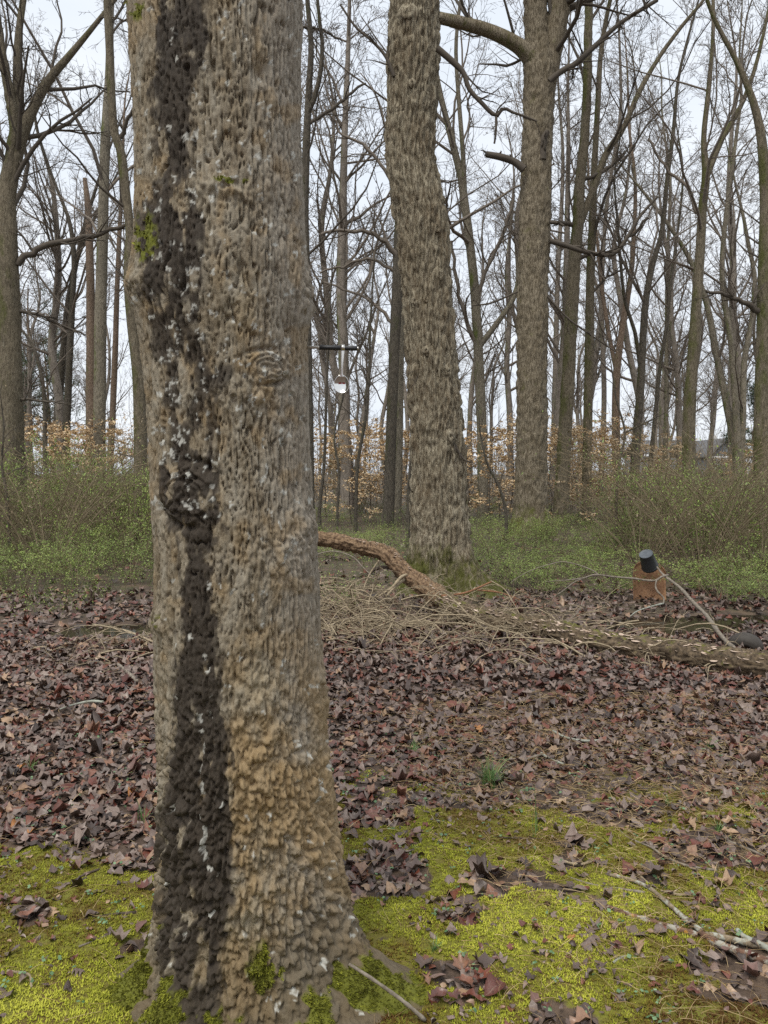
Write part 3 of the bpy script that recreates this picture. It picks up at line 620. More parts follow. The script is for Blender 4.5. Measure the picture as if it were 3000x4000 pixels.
def far_wood():
    tpl = far_templates(); rng = np.random.default_rng(77); used = [False] * 5; pts = []
    tries = 0
    while len(pts) < 100 and tries < 8000:
        tries += 1
        d = 25 + 70 * rng.random() ** 1.35; x = rng.uniform(-0.62, 0.62) * d
        if any((x - a) ** 2 + (d - b) ** 2 < 4.5 for a, b in pts): continue
        pts.append((x, d))
    for i, (x, d) in enumerate(pts):
        k = i % 5; o = tpl[k] if not used[k] else copy_tree(tpl[k]); used[k] = True
        o.location = (x, d, float(gz(np.array([x]), np.array([d]))[0])); o.rotation_euler = (rng.normal(0, 0.03), rng.normal(0, 0.04), rng.uniform(0, 6.28))
        s = rng.uniform(0.75, 1.2); o.scale = (s, s, s)
        if k % 2: tag(o, 'thin forked bare grey tree in the wood beyond the tan saplings', 'tree', 'forked bare trees far back in the wood')
        else: tag(o, 'thin single-stemmed bare grey tree in the wood beyond the tan saplings', 'tree', 'single-stemmed bare trees far back in the wood')
far_wood()

# ---- the big stained trunk in front
def build_main():
    d0 = 2.2
    E = [(0, 283, 645), (100, 287, 648), (200, 292, 652), (300, 297, 654), (400, 300, 657), (500, 298, 660), (560, 292, 665), (600, 286, 670), (640, 288, 671), (690, 300, 668), (730, 308, 664), (800, 318, 664), (900, 327, 668), (1000, 332, 672), (1100, 336, 677), (1200, 339, 684), (1300, 338, 690), (1400, 338, 694), (1500, 341, 697), (1600, 345, 703), (1700, 346, 711), (1800, 345, 718), (1850, 344, 722)]
    e = np.array(E, float); Pz = np.array([D((l + r) / 2, y, d0) for y, l, r in E]); W = (e[:, 2] - e[:, 1]) / 2 * K / 3000 * d0
    # the silhouette of a round trunk lies a little in front of its axis
    W = W * 0.99
    zz = Pz[::-1, 2]; cxz = Pz[::-1, 0]; wz = W[::-1]
    zs = np.concatenate([np.arange(-0.05, 2.86, 0.0039), np.geomspace(2.88, 13.0, 40)])
    cx = np.interp(zs, zz, cxz); rr = np.interp(zs, zz, wz) * np.interp(zs, [0, 3, 8, 13], [1, 1, 0.8, 0.25])
    k = np.hanning(61); k /= k.sum(); cx[:740] = np.convolve(np.pad(cx[:740], 30, 'edge'), k, 'valid'); rr[:740] = np.convolve(np.pad(rr[:740], 30, 'edge'), k, 'valid')
    th = np.concatenate([np.linspace(-1.9, 1.9, 280), np.linspace(1.9, 2 * np.pi - 1.9, 34)[1:-1]]); cols = len(th)
    Tt, Z = np.meshgrid(th, zs); C = np.repeat(cx[:, None], cols, 1); R = np.repeat(rr[:, None], cols, 1)
    zc = np.clip(Z, 0, 20)
    def lobe(az, wd):
        dd = (Tt - az + np.pi) % (2 * np.pi) - np.pi; return np.exp(-(dd / wd) ** 2)
    R = R + lobe(1.40, 0.42) * (0.25 * np.exp(-zc / 0.17) + 0.10 * np.exp(-zc / 0.04)) + lobe(-1.34, 0.36) * (0.13 * np.exp(-zc / 0.09) + 0.12 * np.exp(-zc / 0.035)) \
          + lobe(0.75, 0.30) * (0.17 * np.exp(-zc / 0.10)) + lobe(0.0, 0.55) * 0.07 * np.exp(-zc / 0.10) + lobe(-0.62, 0.30) * 0.16 * np.exp(-zc / 0.08) \
          + lobe(-2.3, 0.4) * 0.2 * np.exp(-zc / 0.06) + lobe(2.5, 0.4) * 0.25 * np.exp(-zc / 0.06)
    base = np.stack([C + np.sin(Tt) * R, d0 - np.cos(Tt) * R, Z], 2).reshape(-1, 3)
    uv = project(base); X, Y = uv[:, 0], uv[:, 1]
    front = (np.cos(Tt) > -0.15).ravel()
    th_f, z_f = Tt.ravel(), Z.ravel(); cs, sn = np.cos(th_f), np.sin(th_f)
    A = th_f * 0.25                               # arc length
    low = sstep(1300, 1750, Y + 60 * vnoise(A * 9, z_f * 6, seed=60))
    # knots as (x, y, rx, ry, kind)
    wa = 0.006 * vnoise(cs * 11, sn * 11, z_f * 8, 61) + 0.010 * vnoise(cs * 4, sn * 4, z_f * 3, 62)
    wz_ = 0.010 * vnoise(cs * 9, sn * 9, z_f * 7, 63)
    dxk = np.zeros(len(base)); ring = np.zeros(len(base)); disp = np.zeros(len(base)); rough = np.ones(len(base)); rust = np.zeros(len(base)); chunk = np.zeros(len(base))
    for (kx, ky, rx, ry, h) in [(577, 792, 62, 40, 0.010), (412, 1068, 66, 72, 0.016)]:
        q = np.sqrt(((X - kx + 6 * vnoise(A * 30, z_f * 30, seed=70)) / rx) ** 2 + ((Y - ky) / ry) ** 2); g = np.exp(-q ** 2 * 1.3) * front
        disp += h * g - 0.010 * np.exp(-(q * 4.0) ** 2) * front + (0.0042 * np.cos(q * 24 + 5 * vnoise(A * 35, z_f * 35, seed=77)) * np.exp(-(q - 0.5) ** 2 * 5) + 0.007 * fbm(A * 60, z_f * 60, seed=78, o=3) * g) * front - 0.012 * np.exp(-((q - 1.0) / 0.12) ** 2) * sstep(-0.6, 0.6, np.sin(np.arctan2(Y - ky, X - kx) * 2 + kx)) * front
        # bark lines sweep round the knot
        wa = wa + 0.035 * g * np.sign(X - kx) * np.clip(1 - q, 0, 1)
        rough = rough * (1 - 0.4 * g); rust = np.maximum(rust, np.exp(-((q - 0.75) / 0.3) ** 2) * front)
    for (kx, ky, rx, ry, h) in [(565, 152, 17, 22, -0.020), (490, 405, 90, 26, 0.012), (525, 398, 40, 16, -0.008), (288, 612, 40, 42, 0.016), (674, 640, 30, 60, 0.014), (540, 470, 120, 90, 0.006), (600, 1215, 70, 70, 0.007), (545, 1480, 60, 70, -0.006),
                                (520, 1950, 75, 60, 0.008), (655, 1140, 30, 60, 0.008), (520, 850, 110, 35, 0.008), (690, 1500, 25, 60, 0.008), (570, 1690, 120, 60, 0.006), (470, 1800, 40, 120, 0.006), (345, 1345, 18, 30, 0.012), (660, 1700, 40, 120, 0.005)]:
        q = ((X - kx) / rx) ** 2 + ((Y - ky) / ry) ** 2; disp += h * np.exp(-q) * front
        if h > 0.006: chunk = np.maximum(chunk, np.exp(-q) * front)
    chunk = np.clip(np.maximum(chunk * 0.8, low), 0, 1)
    # bark furrows: narrow long cells above, chunky ones toward the foot
    cw, sw = np.cos(th_f + wa * 4), np.sin(th_f + wa * 4); zw = z_f + wz_
    opn = sstep(-0.30, 0.30, vnoise(A * 60, z_f * 26, seed=66) + 0.35 * np.abs(sn))
    fine = fbm(A * 110, z_f * 60, seed=67, o=3); fine2 = fbm(A * 300, z_f * 220, seed=68, o=2)
    f1 = furrow(cw, sw, zw, 22, 1 / 0.080, 64, 2, 0.5); f2 = furrow(cw, sw, zw, 42, 1 / 0.055, 65, 2, 0.5)
    hA = -0.0150 * sstep(0.13, 0.0, f1) * opn - 0.0085 * sstep(0.13, 0.0, f2) * (1 - 0.4 * opn) + 0.0035 * fine + 0.006 * (np.minimum(f1, 0.5) - 0.25) * (0.4 + 0.9 * np.abs(sn))
    g1 = furrow(cw, sw, zw, 13, 1 / 0.040, 74, 3, 0.7); g2 = furrow(cw, sw, zw + 0.02 * fine, 27, 1 / 0.028, 75, 2, 0.6)
    hB = 0.050 * (np.minimum(g1, 0.40) - 0.24) + 0.016 * (np.minimum(g2, 0.45) - 0.2) + 0.0060 * fine
    d_ = hA * (1 - chunk) + hB * chunk + 0.0016 * fine2 + 0.007 * fbm(A * 7, z_f * 5, seed=71, o=3) + 0.010 * vnoise(cs * 2, sn * 2, z_f * 2.4, 72)
    disp += d_ * rough
    Rf = R.ravel() + disp
    V = np.stack([C.ravel() + sn * Rf, d0 - cs * Rf, z_f], 1)
    # --- stain, lichen, moss, ochre
    S = np.array([(0, 338, 445, 1), (60, 335, 447, 1), (130, 335, 432, .95), (200, 330, 412, .8), (250, 326, 400, .7), (330, 335, 420, .8), (400, 335, 415, .75), (480, 305, 440, .95), (560, 305, 430, .95), (650, 310, 420, .75), (750, 325, 440, .7), (820, 360, 470, .65), (900, 375, 455, .6), (980, 370, 462, .8), (1060, 352, 482, 1), (1120, 368, 477, 1), (1200, 392, 466, 1), (1300, 402, 462, 1), (1400, 398, 466, 1), (1450, 385, 468, 1), (1600, 362, 484, 1), (1750, 350, 497, 1), (1850, 345, 502, 1), (1950, 345, 502, .95), (2050, 350, 482, .85), (2150, 365, 480, .6), (2300, 380, 470, .4)])
    nw = 26 * fbm(X / 40, Y / 90, seed=80, o=4) + 10 * vnoise(X / 9, Y / 22, seed=81)
    xl = np.interp(Y, S[:, 0], S[:, 1]); xr = np.interp(Y, S[:, 0], S[:, 2]); st = np.interp(Y, S[:, 0], S[:, 3])
    stain = np.minimum(sstep(-14, 16, X + nw - xl), sstep(-10, 12, xr - X - nw)) * st
    stain = np.maximum(stain, 0.75 * np.exp(-((X + nw - 470) / 42) ** 2 - ((Y - 812) / 26) ** 2))
    brk = fbm(X / 22, Y / 60, seed=82, o=4)
    stain = np.maximum(stain, 0.45 * np.minimum(sstep(-30, 20, X + nw - xl), sstep(-40, 10, xr - X - nw * 1.5)) * sstep(-0.1, 0.25, vnoise(X / 8, Y / 26, seed=84)))
    stain = stain * sstep(-0.34 - 0.25 * (st > 0.9), 0.06 - 0.2 * (st > 0.9), brk) * front
    lz = np.clip(np.exp(-((X - 400) / 75) ** 2) * sstep(150, 330, Y) * sstep(1180, 1050, Y) + 0.30 * sstep(380, 640, X) * sstep(1300, 900, Y) + 0.18 + 0.35 * np.exp(-((X - 690 - (Y - 1500) * .05) / 30) ** 2) * sstep(1500, 1700, Y), 0, 1)
    l1, l2, li = worley(X / 12 + 0.5 * vnoise(X / 6, Y / 6, seed=85), Y / 17 + 0.5 * vnoise(X / 6, Y / 6, seed=86), 83)
    lich = sstep(0.42, 0.20, l1 + 0.22 * vnoise(X / 4, Y / 6, seed=87)) * (li < 0.20 * lz) * front
    lich = np.maximum(lich, (np.exp(-((X - 418 + 8 * brk) / 26) ** 2 - ((Y - 1090) / 14) ** 2) * (1 + vnoise(X / 5, Y / 4, seed=88)) > 0.75) * front * 0.8)
    lich = np.maximum(lich, 0.8 * (((np.abs(X - 440 - 0.03 * (Y - 1750) - 5 * vnoise(X * 0, Y / 25, seed=90)) < 4) & (Y > 1520) & (Y < 1880) & (vnoise(X / 9, Y / 14, seed=89) > 0.15))))
    mo = sstep(0.30, 0.02, z_f + 0.16 * fbm(A * 16, z_f * 9, seed=91, o=4)) * sstep(0.02, 0.30, fbm(A * 13, z_f * 11, seed=92, o=4) + 0.20 * sstep(0.05, -0.02, z_f) + 0.10 * sstep(0.3, -0.9, sn) + 0.16 * np.exp(-((th_f - 0.75) / 0.35) ** 2))
    for (kx, ky, rx, ry) in [(312, 515, 30, 60), (290, 10, 22, 34), (345, 1342, 10, 16), (500, 392, 40, 8)]:
        mo = np.maximum(mo, np.exp(-((X - kx) / rx) ** 2 - ((Y - ky) / ry) ** 2) * sstep(-0.25, 0.2, fbm(X / 14, Y / 14, seed=93, o=3)) * front)
    och = sstep(1250, 1600, Y) * sstep(450, 520, X + nw * 0.5) * sstep(-0.35, 0.25, fbm(X / 70, Y / 90, seed=94, o=3) + 0.1)
    och = np.maximum(och, 0.8 * rust * sstep(-0.2, 0.3, brk) * sstep(430, 700, Y)); och = np.maximum(och, 0.6 * np.exp(-((X - 430) / 30) ** 2) * 0 + 0.55 * sstep(0.05, 0.4, fbm(X / 40, Y / 60, seed=95, o=3)))
    pale = np.clip(np.exp(-((X - 510) / 52) ** 2 - ((Y - 1985) / 48) ** 2) + 0.8 * np.exp(-((X - 555) / 45) ** 2 - ((Y - 1480) / 60) ** 2) + 0.6 * np.exp(-((X - 520) / 40) ** 2 - ((Y - 650) / 60) ** 2), 0, 1) * sstep(-0.4, 0.1, brk)
    M1 = np.stack([stain, lich, mo, och], 1); wet = sstep(0.34, 0.02, z_f + 0.12 * fbm(A * 9, z_f * 9, seed=97, o=3) - 0.10 * sstep(0.35, 0.9, sn)) * front  # last mask: darker bark tone toward the trunk's foot
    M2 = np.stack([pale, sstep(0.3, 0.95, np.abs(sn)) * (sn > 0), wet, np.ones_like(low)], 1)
    n = len(zs); i = np.arange(n - 1)[:, None] * cols; j = np.arange(cols)[None]; j2 = (j + 1) % cols
    F = np.stack([(i + j).ravel(), (i + j2).ravel(), (i + cols + j2).ravel(), (i + cols + j).ravel()], 1)
    m, nt, b = newmat('stained_bark', 0.82, 0.3)
    v = coords(nt, (1, 1, 0.35)); n1 = noise(nt, v, 130, 5, 0.75); n2 = noise(nt, v, 22, 5, 0.65); n3 = noise(nt, coords(nt), 420, 3, 0.6); n5 = noise(nt, coords(nt), 60, 4, 0.7)
    col = mixc(nt, ramp(nt, n1, [(0.35, 0), (0.65, 1)]), (0.105, 0.078, 0.046), (0.27, 0.222, 0.152))
    col = mixc(nt, ramp(nt, n2, [(0.42, 0), (0.66, 0.7)]), col, (0.31, 0.28, 0.222))
    A1 = attr(nt, 'wear'); A2 = attr(nt, 'tone'); s1 = nd(nt, 'ShaderNodeSeparateColor', {0: A1.outputs['Color']}); s2 = nd(nt, 'ShaderNodeSeparateColor', {0: A2.outputs['Color']})
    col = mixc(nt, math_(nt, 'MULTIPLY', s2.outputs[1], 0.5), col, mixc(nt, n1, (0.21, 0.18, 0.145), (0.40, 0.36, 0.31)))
    oc = mixc(nt, n1, (0.19, 0.115, 0.045), (0.37, 0.26, 0.125))
    col = mixc(nt, math_(nt, 'MULTIPLY', A1.outputs['Alpha'], 0.7), col, oc)
    col = mixc(nt, math_(nt, 'MULTIPLY', s2.outputs[0], 0.6), col, mixc(nt, n1, (0.30, 0.25, 0.16), (0.46, 0.41, 0.31)))
    col = mixc(nt, math_(nt, 'MULTIPLY', s2.outputs[2], 0.8), col, mixc(nt, n1, (0.045, 0.034, 0.020), (0.135, 0.105, 0.062)))
    sf = math_(nt, 'ADD', s1.outputs[0], math_(nt, 'MULTIPLY_ADD', n5, 0.5)); sf.node.inputs[1].links[0].from_node.inputs[2].default_value = -0.25
    sf = ramp(nt, sf, [(0.12, 0), (0.38, 0.72), (0.75, 0.96)])
    col = mixc(nt, sf, col, mixc(nt, n1, (0.008, 0.007, 0.006), (0.066, 0.050, 0.036)))
    col = mixc(nt, math_(nt, 'MULTIPLY', s1.outputs[1], 0.85), col, mixc(nt, n1, (0.38, 0.37, 0.33), (0.60, 0.60, 0.55)))
    mc = mixc(nt, n5, (0.055, 0.062, 0.008), (0.20, 0.21, 0.022))
    mf = ramp(nt, math_(nt, 'MULTIPLY', s1.outputs[2], math_(nt, 'ADD', n5, 0.55)), [(0.3, 0), (0.6, 0.95)])
    col = mixc(nt, mf, col, mc)
    nt.links.new(col, b.inputs['Base Color'])
    bump(nt, b, math_(nt, 'ADD', n1, math_(nt, 'MULTIPLY', n3, 0.5)), 0.6, 0.004)
    off = np.array([cx[0], d0, 0])
    root = thing('big_tree', 'massive tree trunk with a long black stain, white lichen flecks and knots', 'tree', tuple(off))
    link('trunk', mesh('trunk', V - off, [F], m, {'wear': M1, 'tone': M2}), root)
    rng = np.random.default_rng(2)
    # tufts of moss standing on the mossy bark
    cand = np.where((mo > 0.45) & front & (z_f > -0.02) & (Y < 2300) & ((z_f < 0.5) | (rng.random(len(mo)) < 0.10)))[0]; pk = rng.choice(cand, 20000); nn = np.stack([sn[pk], -cs[pk], np.full(len(pk), 0.25)], 1); nn /= np.linalg.norm(nn, axis=1, keepdims=True)
    b0 = V[pk] + rng.normal(0, 0.0016, (len(pk), 3)) - off - nn * 0.001; n_ = len(pk); VV = np.zeros((n_, 6, 3)); h_ = rng.uniform(0.003, 0.008, (n_, 1))
    for i_ in range(2):
        q_ = rng.normal(size=(n_, 3)); q_ -= (q_ * nn).sum(1, keepdims=True) * nn; q_ /= np.linalg.norm(q_, axis=1, keepdims=True); w_ = np.cross(nn, q_) * h_ * 0.3
        VV[:, i_ * 3] = b0 - w_; VV[:, i_ * 3 + 1] = b0 + w_; VV[:, i_ * 3 + 2] = b0 + nn * h_ + q_ * h_ * 0.7
    mm_, nt2, b2 = newmat('bark_moss_tufts', 0.8, 0.2); nt2.links.new(ramp(nt2, attr(nt2, 'rnd').outputs['Fac'], [(0, (0.06, 0.055, 0.010)), (0.5, (0.14, 0.145, 0.018)), (1, (0.30, 0.31, 0.035))]), b2.inputs['Base Color'])
    tn = np.clip(rng.normal(0.45, 0.2, n_) + 0.5 * fbm(A[pk] * 20, z_f[pk] * 20, seed=96, o=2), 0, 1)
    o_ = link('moss', mesh('moss', VV.reshape(-1, 3), [np.arange(n_ * 6).reshape(-1, 3)], mm_, {'rnd': np.repeat(tn, 6)}, smooth=False), root); o_['kind'] = 'stuff'
    a = Acc()
    q = np.stack([np.interp(np.linspace(5.5, 12.9, 12), zs, cx), np.full(12, d0), np.linspace(5.5, 12.9, 12)], 1)
    P1, R1 = grow(rng, q[None], np.linspace(0.2, 0.06, 12)[None], 10, 0.8, 50, 8, 0.07, 0.15, 0, 1, 0.55); Vv, Ff = tubes(P1, R1, 6); a.add(Vv, [Ff]); crown_mesh(a, rng, [(P1, R1)], LV2[:2])
    link('crown', a.mesh('crown', TWIGD, off), root)
build_main()
# ================================================================== LEAVES
def leaf_strip(wf, n, tip=1.0):
    t = np.linspace(0, 1, n + 1); w = wf(t); w[0] = 0.01; w[-1] = 0.008
    V = np.concatenate([np.stack([t - 0.5, w, 0 * t], 1), np.stack([t - 0.5, 0 * t, 0 * t], 1), np.stack([t - 0.5, -w, 0 * t], 1)])
    m = n + 1; i = np.arange(n)
    F = np.concatenate([np.stack([m + i, m + i + 1, i + 1, i], 1), np.stack([2 * m + i, 2 * m + i + 1, m + i + 1, m + i], 1)])
    rib = np.concatenate([np.ones(m), np.zeros(m), np.ones(m)])
    return V, [F], rib
def leaf_star(k, notch, off=0.0):
    an = np.radians(np.array([0, 26, 52, 82, 112, 146, 180, -146, -112, -82, -52, -26]) + off)
    r = np.array([0.62, notch, 0.58, notch * 1.05, 0.50, notch * 0.7, 0.12, notch * 0.7, 0.50, notch * 1.05, 0.58, notch])
    V = np.concatenate([[[0, 0, 0]], np.stack([r * np.cos(an), r * np.sin(an), 0 * r], 1)])
    F = np.array([[0, 1 + i, 1 + (i + 1) % 12] for i in range(12)])
    return V, [F], np.concatenate([[0], np.ones(12)])
def oakw(t): return 0.36 * np.sin(np.pi * t ** 0.85) ** 0.55 * (0.72 + 0.42 * np.cos(2 * np.pi * 3.5 * t + 0.4))
def oakw2(t): return 0.38 * np.sin(np.pi * t ** 1.1) ** 0.6 * (0.62 + 0.5 * np.abs(np.cos(np.pi * 3.0 * t + 0.5)))
def ovw(t): return 0.31 * np.sin(np.pi * t ** 0.9) ** 0.8
LEAFT = [leaf_strip(oakw, 5), leaf_star(5, 0.34), leaf_strip(ovw, 3), leaf_strip(oakw2, 5), leaf_star(5, 0.38, 12)]
LEAFH = [leaf_strip(oakw, 16), leaf_star(5, 0.34), leaf_strip(lambda t: ovw(t) * (1 + 0.05 * np.cos(60 * t)), 18), leaf_strip(oakw2, 16), leaf_star(5, 0.38, 12)]
def leaves(rng, T, pos, size, tilt=0.35, curl=0.6, up=0.0):
    V, F, rib = T; n = len(pos); k = len(V)
    x = V[None, :, 0]; y = V[None, :, 1]
    c = rng.normal(0, curl, (n, 1)); c2 = rng.normal(0.1, curl * 1.3, (n, 1)); tw = rng.normal(0, 0.7 * curl, (n, 1))
    z = c * x * x + c2 * np.abs(y) * 0.6 + c2 * y * y + tw * x * y + 0.05 * np.sin(9 * x + rng.uniform(0, 6, (n, 1))) * np.sign(curl) + 0.04 * np.sin(13 * y + rng.uniform(0, 6, (n, 1))) + rng.normal(0, 0.012, (n, k))
    P = np.stack([np.broadcast_to(x, z.shape), np.broadcast_to(y, z.shape), z], 2) * size[:, None, None]
    a, b_, g = rng.normal(0, tilt, n), rng.normal(0, tilt, n), rng.uniform(0, 2 * np.pi, n)
    ca_, sa_, cb, sb, cg, sg = np.cos(a), np.sin(a), np.cos(b_), np.sin(b_), np.cos(g), np.sin(g)
    Rx = np.zeros((n, 3, 3)); Rx[:, 0, 0] = 1; Rx[:, 1, 1] = ca_; Rx[:, 1, 2] = -sa_; Rx[:, 2, 1] = sa_; Rx[:, 2, 2] = ca_
    Ry = np.zeros((n, 3, 3)); Ry[:, 1, 1] = 1; Ry[:, 0, 0] = cb; Ry[:, 0, 2] = sb; Ry[:, 2, 0] = -sb; Ry[:, 2, 2] = cb
    Rz = np.zeros((n, 3, 3)); Rz[:, 2, 2] = 1; Rz[:, 0, 0] = cg; Rz[:, 0, 1] = -sg; Rz[:, 1, 0] = sg; Rz[:, 1, 1] = cg
    P = np.einsum('nij,nkj->nki', Rz @ Ry @ Rx, P) + pos[:, None, :]
    FF = [(np.arange(n)[:, None, None] * k + f[None]).reshape(-1, f.shape[1]) for f in F]
    return P.reshape(-1, 3), FF, np.tile(rib, n)
LEAFCOL = [(0.0, (0.035, 0.022, 0.017)), (0.14, (0.085, 0.054, 0.042)), (0.36, (0.155, 0.107, 0.086)), (0.58, (0.265, 0.198, 0.162)), (0.64, (0.17, 0.09, 0.07)), (0.69, (0.10, 0.026, 0.018)), (0.80, (0.18, 0.050, 0.026)), (0.88, (0.28, 0.165, 0.10)), (0.95, (0.42, 0.28, 0.165)), (1.0, (0.45, 0.19, 0.05))]
def leaf_mat(name, stops, rough=0.42):
    m, nt, b = newmat(name, rough, 0.6)
    r = attr(nt, 'rnd').outputs['Fac']; col = ramp(nt, r, stops)
    v = coords(nt); n1 = noise(nt, v, 60, 4, 0.65)
    col = mixc(nt, ramp(nt, n1, [(0.40, 0), (0.7, 0.55)]), col, (0.055, 0.04, 0.03))
    rb = attr(nt, 'rib').outputs['Fac']; col = mixc(nt, ramp(nt, rb, [(0.0, 0.45), (0.10, 0)]), col, (0.26, 0.19, 0.14))
    nt.links.new(col, b.inputs['Base Color']); nt.links.new(ramp(nt, n1, [(0.3, rough - 0.12), (0.7, rough + 0.2)]), b.inputs['Roughness'])
    bump(nt, b, n1, 0.4, 0.004)
    return m
LOGPX = [(1080, 2098, 8.5, 24), (1234, 2101, 8.4, 26), (1356, 2123, 8.35, 27), (1453, 2145, 8.3, 29), (1502, 2158, 8.25, 31), (1573, 2229, 8.15, 33), (1621, 2267, 8.05, 35), (1697, 2321, 7.85, 37), (1790, 2384, 7.45, 39), (1871, 2410, 7.2, 41)] + \
    [(x, y, (1.5 - 0.012 - r * 0.0019) * 3000 / (y - 1845.0), r) for x, y, r in ((1980, 2436, 44), (2066, 2453, 46), (2153, 2470, 48), (2280, 2500, 50), (2406, 2522, 51), (2575, 2540, 52), (2741, 2566, 53), (2862, 2584, 54), (3000, 2604, 55), (3180, 2634, 56), (3420, 2674, 56))]
LOGP = np.array([at(x, y, d) for x, y, d, r in LOGPX])
def off_log(x, y, w=0.12):
    t = np.interp(x, LOGP[7:, 0], LOGP[7:, 1]); return (np.abs(y - t) > w) | (x < LOGP[7, 0])
LEAFM = leaf_mat('dead_leaves', LEAFCOL)
def build_litter():
    rng = np.random.default_rng(40); acc = Acc()
    def scatter(n, ylo, yhi, size, tilt, lift, keep):
        y = np.sqrt(rng.uniform(ylo ** 2, yhi ** 2, n)); x = rng.uniform(-0.66, 0.66, n) * y
        m = keep(x, y) > rng.random(n); x, y = x[m], y[m]
        z = gz(x, y) + rng.random(len(x)) ** 1.6 * lift + 0.006
        # stay clear of the big trunk's foot
        ok = ((x + 0.34) / 0.46) ** 2 + ((y - 2.2) / 0.34) ** 2 > 1; ok = ok & off_log(x, y, 0.13); x, y, z = x[ok], y[ok], z[ok]
        P = np.stack([x, y, z], 1); kind = rng.choice(len(LEAFT), len(x), p=[.26, .12, .26, .24, .12])
        for k in range(len(LEAFT)):
            q = P[kind == k]
            if len(q) == 0: continue
            s = rng.uniform(size[0], size[1], len(q)) * (1 - 0.25 * (k == 2))
            V, F, rib = leaves(rng, LEAFT[k], q, s, tilt)
            tone = np.clip(rng.random(len(q)) * 0.92 + 0.10 * fbm(q[:, 0] * 0.8, q[:, 1] * 0.8, seed=46, o=3), 0, 1)
            acc.add(V, F, rnd=np.repeat(tone, len(LEAFT[k][0])), rib=rib)
    mm = lambda x, y: 1 - mossmask(x, y)
    def pud(x, y):
        k = np.ones_like(x)
        for cx, cy, rx, ry in PUD: k = k * (0.10 + 0.90 * sstep(0.55, 1.25, ((x - cx) / rx) ** 2 + ((y - cy) / ry) ** 2))
        return k
    scatter(12500, 1.95, 4.4, (0.035, 0.078), 0.17, 0.024, lambda x, y: mm(x, y) * np.where((x > 0.3) & (y < 4.1), 0.5 + 0.5 * sstep(3.5, 4.1, y), 1))
    scatter(13500, 4.4, 6.9, (0.042, 0.092), 0.20, 0.036, pud)
    scatter(5800, 6.9, 9.5, (0.06, 0.105), 0.24, 0.036, lambda x, y: (1 - 0.3 * sstep(7, 9, y)) * pud(x, y))
    scatter(3600, 9.5, 18, (0.08, 0.13), 0.28, 0.04, lambda x, y: sstep(22, 9, y) * sstep(-0.4, 0.1, fbm(x * .5, y * .5, seed=47, o=3)))
    o = link('leaf_litter', acc.mesh('leaf_litter', LEAFM)); tag(o, 'carpet of wet brown and maroon dead leaves under the trees', 'dead leaves', kind='stuff')
build_litter()

